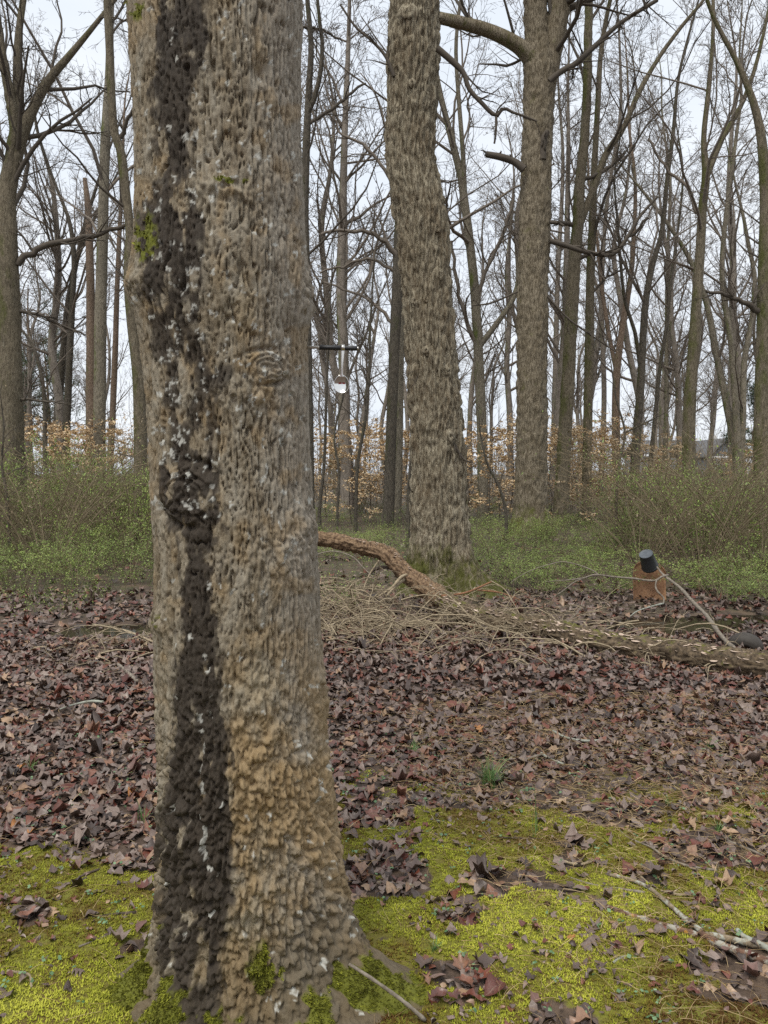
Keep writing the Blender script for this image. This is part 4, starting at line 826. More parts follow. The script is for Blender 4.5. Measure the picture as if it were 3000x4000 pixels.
def build_hero_leaves():
    rng = np.random.default_rng(44)
    tones = [('dark brown', 0.06), ('grey-brown', 0.40), ('grey-brown', 0.52), ('pale grey-brown', 0.60), ('dark red', 0.72), ('red-brown', 0.80), ('brown', 0.22), ('tan', 0.93), ('orange', 1.0)]
    shapes = ['lobed oak leaf', 'star-shaped leaf', 'oval toothed leaf', 'broad lobed leaf', 'star-shaped leaf']
    lib = {}
    def get(k, t, v):
        if (k, t, v) not in lib:
            r2 = np.random.default_rng(k * 31 + t * 7 + v)
            V, F, rib = leaves(r2, LEAFH[k], np.zeros((1, 3)), np.ones(1), 0.06, 0.75)
            V = V - V[:, 2].min() * np.array([0, 0, 1]) * 0.6
            lib[(k, t, v)] = mesh('dead_leaf', V, F, LEAFM, {'rnd': np.full(len(V), tones[t][1]), 'rib': rib})
        return lib[(k, t, v)]
    def put(x, y, s, k, t, dz=0.0, tilt=0.15, onmoss=False, label=None):
        o = link('dead_leaf', get(k, t, rng.integers(0, 2)), None, (x, y, float(gz(np.array([x]), np.array([y]))[0]) + dz)); o.scale = (s, s, s)
        o.rotation_euler = (rng.normal(0, tilt), rng.normal(0, tilt), rng.uniform(0, 6.28))
        if label: tag(o, label, 'leaf', 'loose leaves on the ground')
        else: tag(o, f"{tones[t][0]} {shapes[k]} lying on {'the green moss' if onmoss else 'the leaf litter'}", 'leaf', f"{tones[t][0]} {shapes[k]}s on {'moss' if onmoss else 'litter'}")
        return o
    # the ones the photo shows singly
    def P6(x, y): return on_ground(2100 + x / 1.843, 3300 + y / 1.843)
    def P8(x, y): return on_ground(1500 + x / 1.106, 3000 + y / 1.106)
    def P7(x, y): return on_ground(x / 1.106, 3000 + y / 1.106)
    for p, s, k, t, dz, lab in [(P6(940, 850), .062, 2, 1, .03, 'grey round leaf resting on the lichen-spotted stick'), (P6(550, 575), .05, 4, 1, .012, None), (P6(1080, 105), .07, 3, 4, .012, 'purple-red lobed leaf beyond the long bare stick'), (P6(1020, 240), .075, 2, 6, .02, 'folded brown leaf leaning beside the long bare stick'),
                              (P6(1420, 470), .085, 1, 7, .012, 'pale tan ragged leaf on bare soil beside the moss'), (P6(420, 940), .085, 0, 1, .014, None), (P6(760, 850), .075, 1, 1, .012, None), (P6(770, 980), .05, 3, 7, .02, None), (P6(610, 270), .045, 4, 1, .012, None), (P6(1380, 830), .045, 2, 3, .012, None), (P6(440, 830), .06, 0, 1, .012, None), (P6(560, 1010), .075, 0, 1, .012, None),
                              (P8(490, 1085), .085, 2, 4, .02, 'large dark red leaf near the mossy root of the big trunk'), (P8(500, 665), .055, 4, 3, .012, None), (P8(1150, 270), .05, 2, 7, .012, None), (P8(1350, 335), .06, 3, 7, .012, None), (P8(1065, 140), .085, 3, 0, .02, None), (P8(620, 810), .035, 2, 4, .02, None), (P8(400, 740), .065, 0, 6, .02, None), (P8(810, 180), .07, 2, 3, .012, None),
                              (P7(225, 622), .062, 0, 1, .012, 'brown toothed leaf lying on bright moss beside the big trunk'), (P7(205, 672), .036, 2, 1, .012, None), (P7(535, 590), .06, 1, 1, .012, None), (P7(545, 200), .05, 2, 8, .02, 'orange oval leaf on the litter beside the big trunk'), (P7(30, 360), .05, 2, 8, .02, None), (P7(400, 460), .07, 3, 3, .015, None), (P7(110, 235), .09, 0, 4, .02, None), (P7(620, 120), .05, 3, 5, .02, None), (P7(90, 480), .03, 2, 7, .012, None)]:
        put(p[0], p[1], s, k, t, dz, 0.12, True, lab)
    n = 0
    while n < 95:
        y = math.sqrt(rng.uniform(2.05 ** 2, 3.7 ** 2)); x = rng.uniform(-0.54, 0.54) * y
        if ((x + 0.34) / 0.54) ** 2 + ((y - 2.2) / 0.40) ** 2 < 1: continue
        if mossmask(np.array([x]), np.array([y]))[0] < 0.5: continue
        t = rng.choice(9, p=[.15, .17, .17, .13, .08, .07, .17, .05, .01]); put(x, y, rng.uniform(.025, .062), rng.integers(0, 5), t, 0.014, 0.15, True); n += 1
    n = 0
    while n < 170:
        y = math.sqrt(rng.uniform(2.5 ** 2, 4.5 ** 2)); x = rng.uniform(-0.54, 0.54) * y
        if ((x + 0.34) / 0.54) ** 2 + ((y - 2.2) / 0.40) ** 2 < 1: continue
        if mossmask(np.array([x]), np.array([y]))[0] > 0.4: continue
        t = rng.choice(9, p=[.07, .2, .18, .16, .1, .09, .12, .06, .02]); put(x, y, rng.uniform(.04, .085), rng.integers(0, 5), t, rng.uniform(.02, .034), 0.18, False); n += 1
build_hero_leaves()

# ================================================================== MOSS, DRY GRASS, SEEDLINGS, LOW GREEN COVER
def build_moss():
    rng = np.random.default_rng(50); n = 230000
    y = np.sqrt(rng.uniform(1.85 ** 2, 4.1 ** 2, n)); x = rng.uniform(-0.60, 0.60, n) * y
    k = mossmask(x, y); keep = (k > rng.uniform(0.25, 0.9, n)) & (rng.random(n) < np.clip(2.5 / y, 0, 1) ** 1.2); x, y, k = x[keep], y[keep], k[keep]; n = len(x)
    z = gz(x, y) + k * (0.012 + 0.012 * fbm(x * 14, y * 14, seed=41, o=3)) - 0.001
    tone = np.clip(0.5 + 0.10 * sstep(-0.2, -0.6, x) - 0.16 * sstep(0.2, 0.8, x) + 1.0 * fbm(x * 2.5, y * 2.5, seed=52, o=3) + 0.5 * fbm(x * 18, y * 18, seed=53, o=2) + rng.normal(0, 0.16, n), 0, 1)
    h = rng.uniform(0.004, 0.010, n); a0 = rng.uniform(0, 6.28, n)
    V = np.zeros((n, 9, 3))
    for i in range(3):
        a = a0 + i * 2.1; dx, dy = np.cos(a), np.sin(a); l = h * rng.uniform(0.6, 1.1, n); w = h * 0.28
        V[:, i * 3] = np.stack([x - dy * w, y + dx * w, z], 1); V[:, i * 3 + 1] = np.stack([x + dy * w, y - dx * w, z], 1); V[:, i * 3 + 2] = np.stack([x + dx * l, y + dy * l, z + h * rng.uniform(0.5, 1.1, n)], 1)
    F = np.arange(n * 9).reshape(-1, 3)
    m, nt, b = newmat('moss_sprigs', 0.8, 0.2)
    r = attr(nt, 'rnd').outputs['Fac']
    nt.links.new(ramp(nt, r, [(0.0, (0.09, 0.045, 0.012)), (0.25, (0.14, 0.095, 0.018)), (0.5, (0.19, 0.185, 0.022)), (0.8, (0.31, 0.33, 0.032)), (1.0, (0.45, 0.45, 0.06))]), b.inputs['Base Color'])
    o = link('moss', mesh('moss', V.reshape(-1, 3), [F], m, {'rnd': np.repeat(tone, 9)}, smooth=False)); tag(o, 'low yellow-green moss carpet round the foot of the big trunk', 'moss', kind='stuff')
build_moss()
def arc_strands(rng, x, y, L, r, lift, N=5, seedz=None):
    n = len(x); z = gz(x, y) + seedz
    a = rng.uniform(0, 6.28, n); pos = np.stack([x, y, z], 1); out = [pos]; da = rng.normal(0, 0.22, n)
    for k in range(N - 1):
        a = a + da; st = L / (N - 1)
        pos = pos + np.stack([np.cos(a) * st, np.sin(a) * st, lift * st * np.cos(np.pi * (k + 0.5) / (N - 1))], 1); out.append(pos)
    P = np.stack(out, 1); R = r[:, None] * np.linspace(1, 0.4, N)[None]
    return P, R
def build_straw():
    rng = np.random.default_rng(51); n = 13000
    y = np.sqrt(rng.uniform(1.95 ** 2, 5.0 ** 2, n)); x = rng.uniform(-0.6, 0.6, n) * y
    den = 1.2 * sstep(0.0, 0.9, x + 0.15 * y - 0.3) * sstep(-0.30, 0.2, fbm(x * 1.6, y * 1.9, seed=57, o=3) + 0.12 * (y > 3)) + 0.10
    k = den > rng.random(n); x, y = x[k], y[k]; n = len(x)
    P, R = arc_strands(rng, x, y, rng.uniform(0.035, 0.115, n), rng.uniform(0.0007, 0.0014, n) * np.clip(y / 3.0, 0.6, 1.1), rng.normal(0.25, 0.25, n), 5, rng.uniform(0.015, 0.04, n))
    V, F = tubes(P, R, 3)
    m, nt, b = newmat('dry_grass', 0.7, 0.3); r = attr(nt, 'rnd').outputs['Fac']
    nt.links.new(ramp(nt, r, [(0, (0.20, 0.125, 0.06)), (0.5, (0.40, 0.275, 0.13)), (1, (0.56, 0.43, 0.24))]), b.inputs['Base Color'])
    o = link('dry_grass', mesh('dry_grass', V, [F], m, {'rnd': np.repeat(rng.random(n), 15)})); tag(o, 'scattered straw-coloured dead grass strands on moss and leaves', 'dry grass', kind='stuff')
build_straw()
def build_crumbs():
    rng = np.random.default_rng(54); n = 5200; acc = Acc()
    y = np.sqrt(rng.uniform(1.9 ** 2, 4.0 ** 2, n)); x = rng.uniform(-0.6, 0.6, n) * y
    k = (sstep(-0.35, 0.25, fbm(x * 2.2, y * 2.6, seed=48, o=3)) * np.where(x > 0, 1, 0.55) > rng.random(n)) & (((x + 0.34) / 0.5) ** 2 + ((y - 2.2) / 0.36) ** 2 > 1); x, y = x[k], y[k]
    T5 = leaf_strip(ovw, 3); P = np.stack([x, y, gz(x, y) + rng.uniform(0.016, 0.028, len(x))], 1)
    V, F, rib = leaves(rng, T5, P, rng.uniform(0.010, 0.032, len(x)), 0.3, 0.8); acc.add(V, F, rnd=np.repeat(rng.random(len(x)) * 0.95, len(T5[0])), rib=rib)
    o = link('leaf_crumbs', acc.mesh('leaf_crumbs', LEAFM)); tag(o, 'scraps of broken dead leaf scattered over the moss', 'leaf scraps', kind='stuff')
build_crumbs()
GREENM, _nt, _b = newmat('small_green_leaves', 0.5, 0.4)
_r = attr(_nt, 'rnd').outputs['Fac']
_nt.links.new(ramp(_nt, _r, [(0, (0.20, 0.15, 0.085)), (0.15, (0.10, 0.13, 0.035)), (0.5, (0.19, 0.27, 0.06)), (0.8, (0.29, 0.38, 0.085)), (1, (0.40, 0.44, 0.13))]), _b.inputs['Base Color'])
_b.inputs['Subsurface Weight'].default_value = 0.0
def quads(rng, pos, size, flat=0.6, aspect=0.5):
    n = len(pos); a = rng.uniform(0, 6.28, n); el = rng.normal(0, flat, n)
    u = np.stack([np.cos(a) * np.cos(el), np.sin(a) * np.cos(el), np.sin(el)], 1); q = rng.normal(size=(n, 3)); q[:, 2] *= 0.35
    v = q - (q * u).sum(1, keepdims=True) * u; v /= np.linalg.norm(v, axis=1, keepdims=True) + 1e-9
    s = size[:, None]
    V = np.stack([pos, pos + u * s * 0.5 + v * s * aspect * 0.5, pos + u * s, pos + u * s * 0.5 - v * s * aspect * 0.5], 1)
    return V.reshape(-1, 3), np.arange(n * 4).reshape(-1, 4)
def build_seedlings():
    rng = np.random.default_rng(58); n = 520
    y = np.sqrt(rng.uniform(1.95 ** 2, 4.2 ** 2, n)); x = rng.uniform(-0.58, 0.58, n) * y
    k = ((x + 0.34) / 0.54) ** 2 + ((y - 2.2) / 0.40) ** 2 > 1; x, y = x[k], y[k]
    pos = np.repeat(np.stack([x, y, gz(x, y) + 0.028], 1), 3, 0); pos[:, :2] += rng.normal(0, 0.006, (len(pos), 2))
    V, F = quads(rng, pos, rng.uniform(0.008, 0.017, len(pos)), 0.25, 0.85)
    m, nt, b = newmat('seedling_leaves', 0.45, 0.4); nt.links.new(ramp(nt, attr(nt, 'rnd').outputs['Fac'], [(0, (0.07, 0.14, 0.06)), (1, (0.16, 0.26, 0.13))]), b.inputs['Base Color'])
    o = link('seedlings', mesh('seedlings', V, [F], m, {'rnd': np.repeat(rng.random(len(pos)), 4)})); tag(o, 'tiny round-leaved green seedlings dotted through the moss', 'seedlings', kind='stuff')
build_seedlings()
def build_cover():
    rng = np.random.default_rng(59); n = 17000
    y = 6.3 + 18 * rng.random(n) ** 1.35; x = rng.uniform(-0.62, 0.62, n) * y
    edge = np.where(x < -0.3, 6.7, 8.2) + 0.8 * fbm(x * 0.7, y * 0.7, seed=60, o=3)
    den = sstep(0, 2.6, y - edge) * sstep(-0.10, 0.30, fbm(x * 0.8, y * 0.8, seed=61, o=4))
    for cx, cy, rx, ry in PUD: den = den * sstep(0.8, 1.6, ((x - cx) / rx) ** 2 + ((y - cy) / ry) ** 2)
    k = den > rng.random(n); x, y = x[k], y[k]; n = len(x)
    h = (0.06 + 0.6 * rng.random(n) ** 1.5) * np.where(y > 9, 1.0, 0.7); g = gz(x, y)
    N = 4; lean = rng.normal(0, 0.3, (n, 2)); P = np.stack([np.stack([x + lean[:, 0] * h * t, y + lean[:, 1] * h * t, g + h * t], 1) for t in np.linspace(0, 1, N)], 1)
    V, F = tubes(P, np.full((n, N), 0.0016), 3)
    tone = rng.normal(0, 0.15, n) + 0.52 + 0.3 * fbm(x * 0.4, y * 0.4, seed=64, o=2)
    acc = Acc(); acc.add(V, [F], rnd=np.repeat(np.where(rng.random(n) < 0.5, 0.02, 0.2), N * 3))
    m = 6; pos = np.repeat(P[:, -1:], m, 1) * 1.0; t = rng.uniform(0.25, 1, (n, m, 1)); pos = P[:, :1] * (1 - t) + P[:, -1:] * t; pos = pos.reshape(-1, 3) + rng.normal(0, 0.022, (n * m, 3))
    V, F = quads(rng, pos, rng.uniform(0.014, 0.032, n * m)); acc.add(V, [F], rnd=np.repeat(np.clip(np.repeat(tone, m) + rng.normal(0, 0.12, n * m), 0.05, 1), 4))
    o = link('undergrowth', acc.mesh('undergrowth', GREENM, smooth=False)); tag(o, 'low fresh green undergrowth covering the woodland floor', 'undergrowth', kind='stuff')
build_cover()

# ================================================================== SHRUBS AND TAN SAPLINGS
STEMM = twig_mat('shrub_stems', (0.13, 0.10, 0.062), (0.26, 0.21, 0.135))
def shrub_template(seed, H, nst, nleaf, spread, tone, name='green_shrub', lsize=(0.016, 0.034), dry=0.0):
    rng = np.random.default_rng(seed); root = thing(name, 'x', 'shrub'); c = Acc()
    a = rng.uniform(0, 6.28, nst); base = np.stack([np.cos(a), np.sin(a), 0 * a], 1) * rng.uniform(0.02, 0.2, nst)[:, None]
    dr = np.stack([np.cos(a) * spread, np.sin(a) * spread, np.ones(nst)], 1) * rng.uniform(0.5, 1.1, nst)[:, None] * H; N = 7
    t = np.linspace(0, 1, N)[None, :, None]; P = base[:, None] + dr[:, None] * t * [1, 1, 1] + dr[:, None] * [0.6, 0.6, -0.25] * t ** 2.5 + rng.normal(0, 0.025, (nst, N, 3)) * t
    P[:, 0, 2] = -0.05
    R = np.linspace(0.006, 0.002, N)[None] * np.ones((nst, 1)) * (H ** 0.5); V, F = tubes(P, R, 4); c.add(V, [F])
    P2, R2 = grow(rng, P, R, 7, 0.45, 45, 5, 0.02, 0.2, 0.15, 1, 0.7, 0.0018); V, F = tubes(P2, R2, 3); c.add(V, [F])
    P3, R3 = grow(rng, P2, R2, 4, 0.5, 48, 4, 0.0, 0.2, 0.1, 1, 0.7, 0.0014); V, F = tubes(P3, R3, 3); c.add(V, [F])
    link('stems', c.mesh('stems', STEMM), root)
    if nleaf:
        src = np.concatenate([P3.reshape(-1, 3), P2.reshape(-1, 3)]); pos = src[rng.integers(0, len(src), nleaf)] + rng.normal(0, 0.018, (nleaf, 3)); pos = pos[pos[:, 2] > 0.02]
        n = len(pos); V, F = quads(rng, pos, rng.uniform(*lsize, n)); r = np.clip(rng.normal(tone, 0.17, n), 0.05, 1); r[rng.random(n) < dry] = 0.0
        link('foliage', mesh('foliage', V, [F], GREENM, {'rnd': np.repeat(r, 4)}, smooth=False), root)
    return root
def build_shrubs():
    rng = np.random.default_rng(70)
    A = [shrub_template(400 + i, 1.0, 10, 2200, 0.42, [0.5, 0.6, 0.42, 0.68][i]) for i in range(4)]
    B = [shrub_template(420 + i, 1.3, 15, 420, 0.75, 0.5, 'twiggy_shrub', dry=0.5) for i in range(2)]
    def lab(kind, where): return {'A': f'fine-leaved green shrub {where}', 'B': f'brown arching twiggy shrub {where}'}[kind]
    used = set()
    def put(tp, kind, x, d, s, sz, where, grp):
        o = tp if tp.name not in used else copy_tree(tp); used.add(tp.name)
        o.location = (x, d, float(gz(np.array([x]), np.array([d]))[0])); o.scale = (s, s, sz); o.rotation_euler = (0, 0, rng.uniform(0, 6.28)); tag(o, lab(kind, where), 'shrub', grp)
    def zone(n, xa, xb, da, db, ha, hb, where, grp, kinds='A', sp=0.55):
        got = []; t = 0
        while len(got) < n and t < 4000:
            t += 1; d = rng.uniform(da, db); x = (rng.uniform(xa, xb) * K - 1500) / 3000 * d
            if any((x - a) ** 2 + (d - b) ** 2 < sp ** 2 for a, b in got): continue
            got.append((x, d)); k = kinds[rng.integers(0, len(kinds))]; h = rng.uniform(ha, hb)
            tp = (A if k == 'A' else B)[rng.integers(0, 4 if k == 'A' else 2)]
            put(tp, k, x, d, (0.75 + 0.25 * h) * rng.uniform(0.8, 1.1), h, where, grp)
    zone(22, -60, 320, 13, 18, 1.5, 2.5, 'in the tall thicket below the thick forked trunk', 'shrubs of the tall thicket')
    zone(16, -60, 330, 9.5, 12.8, 0.5, 1.0, 'low in front of the tall thicket', 'low shrubs before the tall thicket')
    zone(8, 690, 890, 13, 17, 0.25, 0.5, 'between the big stained trunk and the burled tree', 'shrubs between the two big trunks')
    zone(18, 1010, 1330, 11.0, 17, 0.4, 0.8, 'round the foot of the tall forked tree', 'shrubs round the forked tree')
    zone(10, 1040, 1340, 9.2, 11, 0.3, 0.55, 'low behind the fallen log', 'low shrubs behind the log')
    zone(20, 1330, 1720, 11.5, 17, 1.0, 2.0, 'in the thicket behind the rusty sheet', 'green shrubs behind the rusty sheet')
    zone(16, 1380, 1720, 10.2, 16, 1.1, 2.2, 'in the thicket behind the rusty sheet', 'twiggy shrubs behind the rusty sheet', 'B')
    zone(8, 1460, 1720, 8.6, 10.5, 0.35, 0.7, 'beside the puddle and the half-buried tyre', 'low shrubs by the puddle')
    zone(10, -60, 330, 11, 16, 1.1, 2.3, 'in the tall thicket below the thick forked trunk', 'twiggy shrubs of the tall thicket', 'B')
    zone(18, -80, 1740, 19, 30, 0.4, 0.8, 'far back under the bare trees', 'green shrubs far back', 'A', 1.0)
    zone(36, -80, 1740, 26, 48, 1.4, 3.0, 'far back under the bare trees', 'twiggy shrubs far back', 'B', 1.2)
def build_far_brush():
    rng = np.random.default_rng(72); n = 620; acc = Acc(); N = 5
    y = 30 + 75 * rng.random(n); x = rng.uniform(-0.62, 0.62, n) * y; H = rng.uniform(1.5, 7.0, n)
    ln = rng.normal(0, 0.12, (n, 2)); t = np.linspace(0, 1, N)
    P = np.stack([np.stack([x + ln[:, 0] * H * q, y + ln[:, 1] * H * q, gz(x, y) - 0.05 + H * q], 1) for q in t], 1); P[:, 1:-1] += rng.normal(0, 0.06, (n, N - 2, 3))
    R = np.linspace(0.022, 0.008, N)[None] * np.ones((n, 1)); V, F = tubes(P, R, 3); acc.add(V, [F])
    P2, R2 = grow(rng, P, R, 7, 0.38, 45, 4, 0.05, 0.15, 0.12, 1, 0.6, 0.007); V, F = tubes(P2, R2, 3); acc.add(V, [F])
    o = link('far_brushwood', acc.mesh('far_brushwood', TWIG)); tag(o, 'dense grey-brown brushwood far back between the tree trunks', 'brushwood', kind='stuff')
build_far_brush()
build_shrubs()
TANM, _nt, _b = newmat('tan_leaves', 0.6, 0.3)
_nt.links.new(ramp(_nt, attr(_nt, 'rnd').outputs['Fac'], [(0, (0.34, 0.21, 0.10)), (0.4, (0.58, 0.42, 0.24)), (0.85, (0.74, 0.60, 0.40)), (1, (0.62, 0.36, 0.13))]), _b.inputs['Base Color'])
def build_beech():
    rng = np.random.default_rng(80); tpl = []
    for k in range(4):
        r2 = np.random.default_rng(500 + k); H = 3.2; N = 8
        root = thing('beech_sapling', 'x', 'sapling'); c = Acc()
        p = np.zeros((1, N, 3)); p[0, :, 2] = np.linspace(-0.05, H, N); p[0, 1:, :2] = np.cumsum(r2.normal(0, 0.05, (N - 1, 2)), 0); R = np.linspace(0.022, 0.004, N)[None]
        V, F = tubes(p, R, 6); st = Acc(); st.add(V, [F]); link('trunk', st.mesh('trunk', TWIGD), root)
        P1, R1 = grow(r2, p, R, 26, 0.42, 80, 6, 0.0, 0.1, 0.12, 0.98, 0.6, 0.003, 0.7); V, F = tubes(P1, R1, 3); c.add(V, [F])
        P2, R2 = grow(r2, P1, R1, 5, 0.5, 42, 4, -0.02, 0.12, 0.1, 1, 0.6, 0.002, 0.85); V, F = tubes(P2, R2, 3); c.add(V, [F]); link('crown', c.mesh('crown', TWIGD), root)
        src = np.concatenate([P2[:, 1:].reshape(-1, 3), P1[:, 2:].reshape(-1, 3)]); n = 2300; pos = src[r2.integers(0, len(src), n)] + r2.normal(0, 0.03, (n, 3)) * [1, 1, 0.3]
        V, F = quads(r2, pos, r2.uniform(0.05, 0.105, n), 0.45, 0.55); link('foliage', mesh('foliage', V, [F], TANM, {'rnd': np.repeat(r2.random(n), 4)}, smooth=False), root)
        tpl.append(root)
    spots = [(705, 25, 1), (760, 22, .95), (800, 27, 1.1), (735, 30, 1.1), (835, 24, .9), (880, 26, 1), (920, 24, 1), (985, 22, .9), (1015, 25, 1), (1060, 21, .9), (1080, 24, 1), (1100, 28, 1.1), (1195, 22, .95), (1215, 26, 1.1), (1250, 23, 1.0), (1285, 24, 1.05), (1310, 21, .9), (1320, 27, 1.1), (1350, 23, 1), (1395, 26, .9), (1425, 24, .85), (1460, 28, .9),
             (75, 25, 1.05), (140, 22, .9), (165, 26, 1.1), (200, 21, .8), (235, 24, 1), (262, 27, 1.1), (110, 28, 1.2), (285, 22, .85), (1600, 27, .8), (1640, 24, .8), (1150, 30, 1.2), (780, 34, 1.2), (1240, 34, 1.2)]
    used = set()
    for i, (px, d, s) in enumerate(spots):
        tp = tpl[i % 4]; o = tp if tp.name not in used else copy_tree(tp); used.add(tp.name); x = (px * K - 1500) / 3000 * d
        o.location = (x, d, float(gz(np.array([x]), np.array([d]))[0])); o.scale = (s, s, s * 0.92); o.rotation_euler = (0, 0, rng.uniform(0, 6.28))
        if px < 320: l, g = 'sapling holding tan dead leaves behind the green thicket and grey trunk', 'tan saplings behind the thicket'
        elif px < 880: l, g = 'sapling holding tan dead leaves below the hanging spoon', 'tan saplings below the spoon'
        elif px < 1190: l, g = 'sapling holding tan dead leaves between the burled tree and the forked tree', 'tan saplings between the big trees'
        elif px < 1500: l, g = 'sapling holding tan dead leaves under the dark mossy trunks', 'tan saplings under the mossy trunks'
        else: l, g = 'sapling holding tan dead leaves near the three-stemmed tree', 'tan saplings by the three-stemmed tree'
        tag(o, l, 'sapling', g)
build_beech()
def build_pines():
    m, nt, b = newmat('pine_needles', 0.7, 0.2); nt.links.new(ramp(nt, attr(nt, 'rnd').outputs['Fac'], [(0, (0.03, 0.05, 0.025)), (1, (0.085, 0.12, 0.06))]), b.inputs['Base Color'])
    for px, d, H, lab in [(70, 48, 13, 'tall green pine showing between bare trunks near the thick forked trunk'), (125, 56, 11, 'distant green pine behind the pair of dark trunks'), (1630, 52, 7, 'low green pine behind the stout mossy trunk')]:
        r2 = np.random.default_rng(int(px)); x = (px * K - 1500) / 3000 * d; root = thing('pine_tree', lab, 'tree', (x, d, 0.05)); p = np.zeros((1, 10, 3)); p[0, :, 2] = np.linspace(-0.1, H, 10); p[0, 1:, 0] = np.cumsum(r2.normal(0, .08, 9)); R = np.linspace(0.2, 0.03, 10)[None]
        a = Acc(); V, F = tubes(p, R, 9); a.add(V, [F]); link('trunk', a.mesh('trunk', BARK['red']), root)
        P1, R1 = grow(r2, p, R, 46, 0.3, 72, 6, 0.04, 0.1, 0.3, 1, 0.4, 0.012); P2, R2 = grow(r2, P1, R1, 5, 0.5, 45, 4, 0.05, 0.15, 0.2, 1, 0.6, 0.008)
        a = Acc(); V, F = tubes(P1, R1, 4); a.add(V, [F]); V, F = tubes(P2, R2, 3); a.add(V, [F]); cr = link('crown', a.mesh('crown', TWIGD), root)
        src = P2[:, 1:].reshape(-1, 3); n = 7000; pos = src[r2.integers(0, len(src), n)] + r2.normal(0, .07, (n, 3)); V, F = quads(r2, pos, r2.uniform(.12, .3, n), .8, .16)
        link('foliage', mesh('foliage', V, [F], m, {'rnd': np.repeat(r2.random(n), 4)}, smooth=False), root)
build_pines()

# ================================================================== FALLEN LOG, STICKS, BRUSH
def wood_mat(name, c1, c2, lich=None, moss=0.0, scale=40, rust=None):
    m, nt, b = newmat(name, 0.8, 0.25); v = coords(nt); n1 = noise(nt, v, scale, 5, 0.65); n2 = noise(nt, v, scale * 0.35, 4, 0.7); n3 = noise(nt, v, scale * 0.6, 4, 0.7)
    col = mixc(nt, ramp(nt, n1, [(0.35, 0), (0.65, 1)]), c1, c2)
    if rust: col = mixc(nt, ramp(nt, n3, [(0.56, 0), (0.60, 0.9)]), col, rust)
    if lich: col = mixc(nt, ramp(nt, n2, [(0.50, 0), (0.56, 0.9)]), col, lich)
    if moss:
        g = nt.nodes.new('ShaderNodeNewGeometry'); sx = nd(nt, 'ShaderNodeSeparateXYZ', {0: g.outputs['Normal']})
        f = math_(nt, 'ADD', noise(nt, v, 7, 6, 0.7), math_(nt, 'MULTIPLY', sx.outputs[2], 0.12)); col = mixc(nt, ramp(nt, f, [(0.70 - 0.2 * moss, 0), (0.80 - 0.2 * moss, 0.9)]), col, mixc(nt, n1, (0.07, 0.08, 0.012), (0.19, 0.19, 0.03)))
    nt.links.new(col, b.inputs['Base Color']); bump(nt, b, n1, 0.6, 0.004); return m
WD = {'pale': wood_mat('pale_stick', (0.21, 0.165, 0.105), (0.42, 0.34, 0.23)), 'grey': wood_mat('grey_stick', (0.14, 0.115, 0.09), (0.29, 0.25, 0.20)), 'dark': wood_mat('dark_stick', (0.045, 0.033, 0.026), (0.12, 0.09, 0.07)),
      'lichen': wood_mat('lichen_stick', (0.14, 0.105, 0.07), (0.29, 0.23, 0.155), (0.36, 0.365, 0.31), 0, 55), 'white': wood_mat('white_lichen_stick', (0.22, 0.215, 0.17), (0.40, 0.42, 0.36)), 'red': wood_mat('red_brown_stick', (0.15, 0.065, 0.035), (0.31, 0.16, 0.085)),
      'rusty': wood_mat('orange_lichen_stick', (0.085, 0.045, 0.032), (0.20, 0.115, 0.075), (0.36, 0.345, 0.29), 0, 48, (0.40, 0.20, 0.035)), 'wood': wood_mat('broken_wood', (0.26, 0.17, 0.085), (0.5, 0.36, 0.20)), 'log': wood_mat('log_bark', (0.035, 0.025, 0.017), (0.19, 0.14, 0.088), None, 0.36, 36), 'logred': wood_mat('log_bark_red', (0.055, 0.030, 0.018), (0.29, 0.195, 0.115), None, 0.0, 42)}
